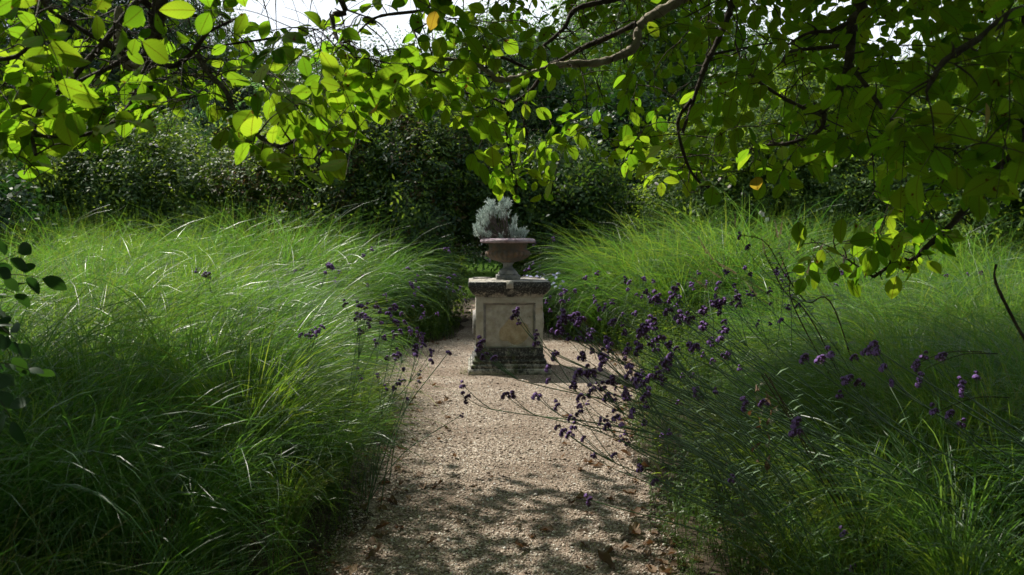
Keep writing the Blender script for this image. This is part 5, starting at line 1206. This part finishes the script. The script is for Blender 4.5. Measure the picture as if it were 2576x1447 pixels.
# pale blue asters behind the pedestal
as_ = thing('aster_plant', 'pale blue asters flowering low behind the pedestal on its right', 'flower', (.9, 11.2, 0)); AO = np.array([.9, 11.2, 0])
def aster_mesh():
    mb = MB(); k = 12; a = np.linspace(0, 6.283, k, endpoint=False)
    put_leaves(mb, dia(.3), np.zeros((k, 3)), np.column_stack([np.cos(a), np.sin(a), .2 * np.ones(k)]), np.tile([0, 0, 1.], (k, 1)), np.full(k, .022)); return mb.mesh('aster_flower', M['aster'])
AM = aster_mesh()
for (px, py) in z1([(1655, 1060), (1590, 1095), (1480, 1045), (1540, 1060), (1665, 1100), (1910, 1030), (2010, 1000), (1960, 1080), (2075, 1140), (1920, 1170), (2030, 1220), (2015, 1255), (1950, 1225), (1700, 1070), (1620, 1080), (1570, 1100), (1760, 1025), (1810, 1110), (1980, 1010), (1740, 1090), (1930, 1040), (1880, 1190), (1640, 1055)]):
    w = at(px, py, rng.uniform(10.6, 11.0)); mb = MB(); b = AO + [rng.normal(0, .15), rng.normal(0, .1), 0]; tube(mb, catmull([b, (b + w) / 2 + [0, 0, .05], w], 4) - AO, .002, .0015, 3, cap=False); link('stem', mb.mesh('aster_stem', M['stem']), as_)
    link('flower', AM, as_, loc=w - AO, rot=(R(35) + rng.normal(0, .4), rng.normal(0, .4), 0), scale=rng.uniform(.9, 1.4))

# fading plant with seed fluff among the verbena
sd = thing('seedhead_plant', 'fading tall plant with white seed fluff and withered leaves in the right bed', 'plant', (1.55, 3.15, 0)); SO = np.array([1.55, 3.15, 0])
mb = MB(); top = at(1912, 940, 3.1)
for q in range(3): tube(mb, catmull([[1.55, 3.15, 0], (top + [1.55, 3.15, 0]) / 2 + rng.normal(0, .02, 3), top + rng.normal(0, .03, 3)], 6) - SO, .003, .002, 5)
link('stem', mb.mesh('seedhead_stem', M['stem_brown']), sd)
for (px, py) in ((1918, 965), (1925, 1010), (1915, 1035), (1930, 1120), (1905, 1000), (1950, 1035), (1890, 930), (1940, 1060)):
    mb = MB(); k = 46; w = at(px, py, 3.08); put_leaves(mb, dia(.05), np.zeros((k, 3)), rng.normal(0, 1, (k, 3)), rng.normal(0, 1, (k, 3)), rng.uniform(.008, .02, k)); link('seed_tuft', mb.mesh('seed_tuft', M['fluff']), sd, loc=w - SO)
dl = leaf_shape(5, .35, .6, .9, wave=.5); DLM = mesh_np('withered_leaf', dl[0], dl[1], None, M['deadleaf'])
for q in range(16):
    w = at(1918 + rng.normal(0, 14), rng.uniform(950, 1200), 3.08); link('withered_leaf', DLM, sd, loc=w - SO, rot=tuple(rng.uniform(0, 6, 3)), scale=rng.uniform(.03, .06))

# tall dark leafy stem (seed spire) and reddish grass plumes in the right bed
spi = thing('tall_seed_spire', 'tall brown seed spire leaning left with narrow green leaves in the right bed', 'plant', (2.35, 5.0, 0)); so = np.array([2.35, 5.0, 0])
for pts_ in ([(2140, 900), (2100, 780), (2030, 760), (1975, 690), (1925, 610), (1862, 590)], [(2140, 900), (2050, 820), (1975, 735), (1945, 680), (1925, 640)], [(2130, 900), (2010, 800), (1985, 700), (1962, 640)]):
    C = catmull([so] + [at(x, y, 4.9) for x, y in pts_[1:]], 7); mb = MB(); tube(mb, C - so, .005, .002, 5); n_ = len(C)
    for i in range(n_ // 2, n_):
        for q in range(4):
            put_leaves(mb, dia(.5), (C[i] - so + rng.normal(0, .004, 3))[None], rng.normal(0, 1, (1, 3)) + [0, 0, .6], rng.normal(0, 1, (1, 3)), np.array([.014]))
    link('stem', mb.mesh('spire_stem', M['stem_brown']), spi)
    mb = MB()
    for i in range(2, n_ - n_ // 4):
        for q in range(2): put_leaves(mb, leaf_shape(3, .2, .2, .4), (C[i] - so)[None], np.array([[rng.choice([-1, 1]), rng.normal(0, .5), .5]]), np.array([[0, -.3, 1.]]), np.array([rng.uniform(.05, .09)]))
    link('foliage', mb.mesh('spire_leaves', M['herb']), spi, kind='stuff')
def plume_mesh():
    mb = MB(); k = 170; z = rng.uniform(0, 1, k); a = rng.uniform(0, 6.283, k)
    put_leaves(mb, dia(.12), np.column_stack([np.zeros(k), np.zeros(k), z * .15]), np.column_stack([np.cos(a), np.sin(a), np.full(k, 1.1)]), rng.normal(0, 1, (k, 3)), .022 * (1 - .5 * z)); return mb.mesh('plume_shape', M['plume'])
PLM = plume_mesh()
pg_ = thing('fountain_grass', 'clump of fountain grass with pinkish brown bottlebrush plumes in the right bed', 'grass', (3.1, 6.6, 0)); po = np.array([3.1, 6.6, 0])
for (px, py, tl) in [(1780, 640, -.5), (1795, 655, -.6), (1850, 575, 0), (1958, 600, -.2), (1963, 592, .1), (1985, 630, .1), (2005, 640, .3), (2045, 635, .5), (1925, 640, -.2), (1965, 680, .2), (1830, 680, -.9), (1855, 690, -1.0), (1780, 725, -1.0), (2060, 640, .4), (1905, 745, -.7), (1815, 700, -1.0), (2030, 690, .3)]:
    w = at(px, py, rng.uniform(6.3, 6.7)); mb = MB(); tube(mb, catmull([po + [rng.normal(0, .15), rng.normal(0, .1), 0], (po * .4 + w * .6) + [0, 0, .12], w - [0, 0, .01]], 5) - po, .0022, .0014, 3, cap=False); link('stem', mb.mesh('plume_stem', M['grass_dry']), pg_)
    link('plume', PLM, pg_, loc=w - po, rot=(rng.normal(0, .15), tl, 0), scale=rng.uniform(.8, 1.2))

# seedlings at the left path edge
for (px, py, H, lab) in ((745, 1447, .17, 'small seedling with paired leaves at the bottom left of the gravel'), (925, 1175, .22, 'thin bright seedling at the left gravel edge below the verbena'), (1015, 1065, .16, 'short seedling on the left gravel edge near the verbena stems')):
    b = ground(px, py); t = thing('seedling', lab, 'plant', (b[0], b[1], 0), 0, 'seedlings at the gravel edge'); mb = MB(); tube(mb, [(0, 0, 0), (.01, 0, H * .6), (0.0, 0, H)], .002, .001, 4); link('stem', mb.mesh('seedling_stem', M['stem']), t)
    for i in range(9):
        a = i * 1.9; sh = leaf_shape(3, .35, .2, .4); m1 = MB(); put_leaves(m1, sh, np.array([[0, 0, H * (.3 + .7 * i / 8)]]), np.array([[math.cos(a), math.sin(a), .4]]), np.array([[0, 0, 1.]]), np.array([.05 - .02 * i / 9])); link('leaf', m1.mesh('seedling_leaf', M['herb']), t)

# fallen leaves on the gravel
def dead(seed):
    g_ = np.random.default_rng(seed); s_ = leaf_shape(6, g_.uniform(.45, .65), g_.uniform(.5, 1.1), -g_.uniform(.1, .6), .5, wave=.6)
    V = s_[0] + g_.normal(0, .022, s_[0].shape); V[:, 2] -= V[:, 2].min(); return mesh_np("fallen_leaf_%d" % seed, V, s_[1], None, M['deadleaf'], True)
DM = [dead(i) for i in range(6)]
z8 = lambda x, y: (818 + x * .4786, 755 + y * .4786)
DL = [(480, 745, .07, 'curled brown leaf at the left gravel edge by the verbena stems'), (435, 795, .07, 'brown leaf lying under the overhanging left grass'), (650, 690, .05, 'small pale brown leaf on the gravel in front of the pedestal'),
 (685, 830, .06, 'flat dark leaf left of the middle of the path'), (560, 1000, .07, 'grey-brown leaf on the left half of the path'), (380, 1085, .08, 'crumpled brown leaf at the left edge halfway down the path'),
 (415, 1205, .06, 'small brown leaf in the dark left part of the path'), (300, 1265, .05, 'tiny brown leaf in shade at the lower left edge'), (215, 1375, .09, 'pale curled leaf at the bottom left of the path'), (20, 1425, .08, 'dark leaf in the bottom left corner of the gravel'),
 (1070, 1305, .085, 'largest dark curled leaf low in the middle of the path'), (1100, 1240, .05, 'small tan leaf just above the large dark curled one'), (1415, 860, .08, 'flat reddish leaf on the gravel below the drooping verbena'),
 (1345, 890, .07, 'tan leaf on the gravel beside the flat reddish one'), (1500, 885, .05, 'dark leaf at the right gravel edge under the verbena'), (1410, 1130, .055, 'small dark leaf on the right half of the lower path'),
 (1600, 1150, .07, 'pale leaf at the lower right gravel edge'), (1600, 1240, .08, 'ochre leaf among leafy stems at the lower right edge'), (1550, 1310, .07, 'dark leaf in shade at the lower right edge'), (1690, 1330, .07, 'tan leaf at the foot of the right undergrowth'),
 (1520, 1425, .11, 'long brown leaf at the very bottom right of the path'), (290, 675, .07, 'brown leaf caught at the foot of the left seedlings'), (600, 740, .05, 'small dark leaf left of centre below the pedestal'), (1145, 243, .06, 'orange leaf beside the right corner of the pedestal base'),
 (1260, 968, .02, 'tiny yellow leaf on the open gravel'), (880, 935, .03, 'tiny dark leaf in the centre of the path'), (640, 1150, .04, 'small dark leaf in the middle left of the lower path'), (1230, 840, .05, 'small brown leaf right of the path centre'), (450, 1060, .04, 'tiny leaf beside the crumpled brown one'), (1480, 1050, .05, 'thin dark leaf in front of the right herbs'),
 (185, 1300, .05, 'small dark leaf in the shaded lower left corner'), (1640, 880, .11, 'large dark brown leaf lodged in the right undergrowth')]
for i, (x, y, s_, lab) in enumerate(DL):
    p = ground(*z8(x, y)); o = link('fallen_leaf', DM[i % 6], None, (p[0], p[1], .008), None, lab, 'leaf', 'fallen leaves on the gravel', (rng.normal(0, .15), rng.normal(0, .15), rng.uniform(0, 6.3)), s_)
print('DONE objects', len(bpy.data.objects))
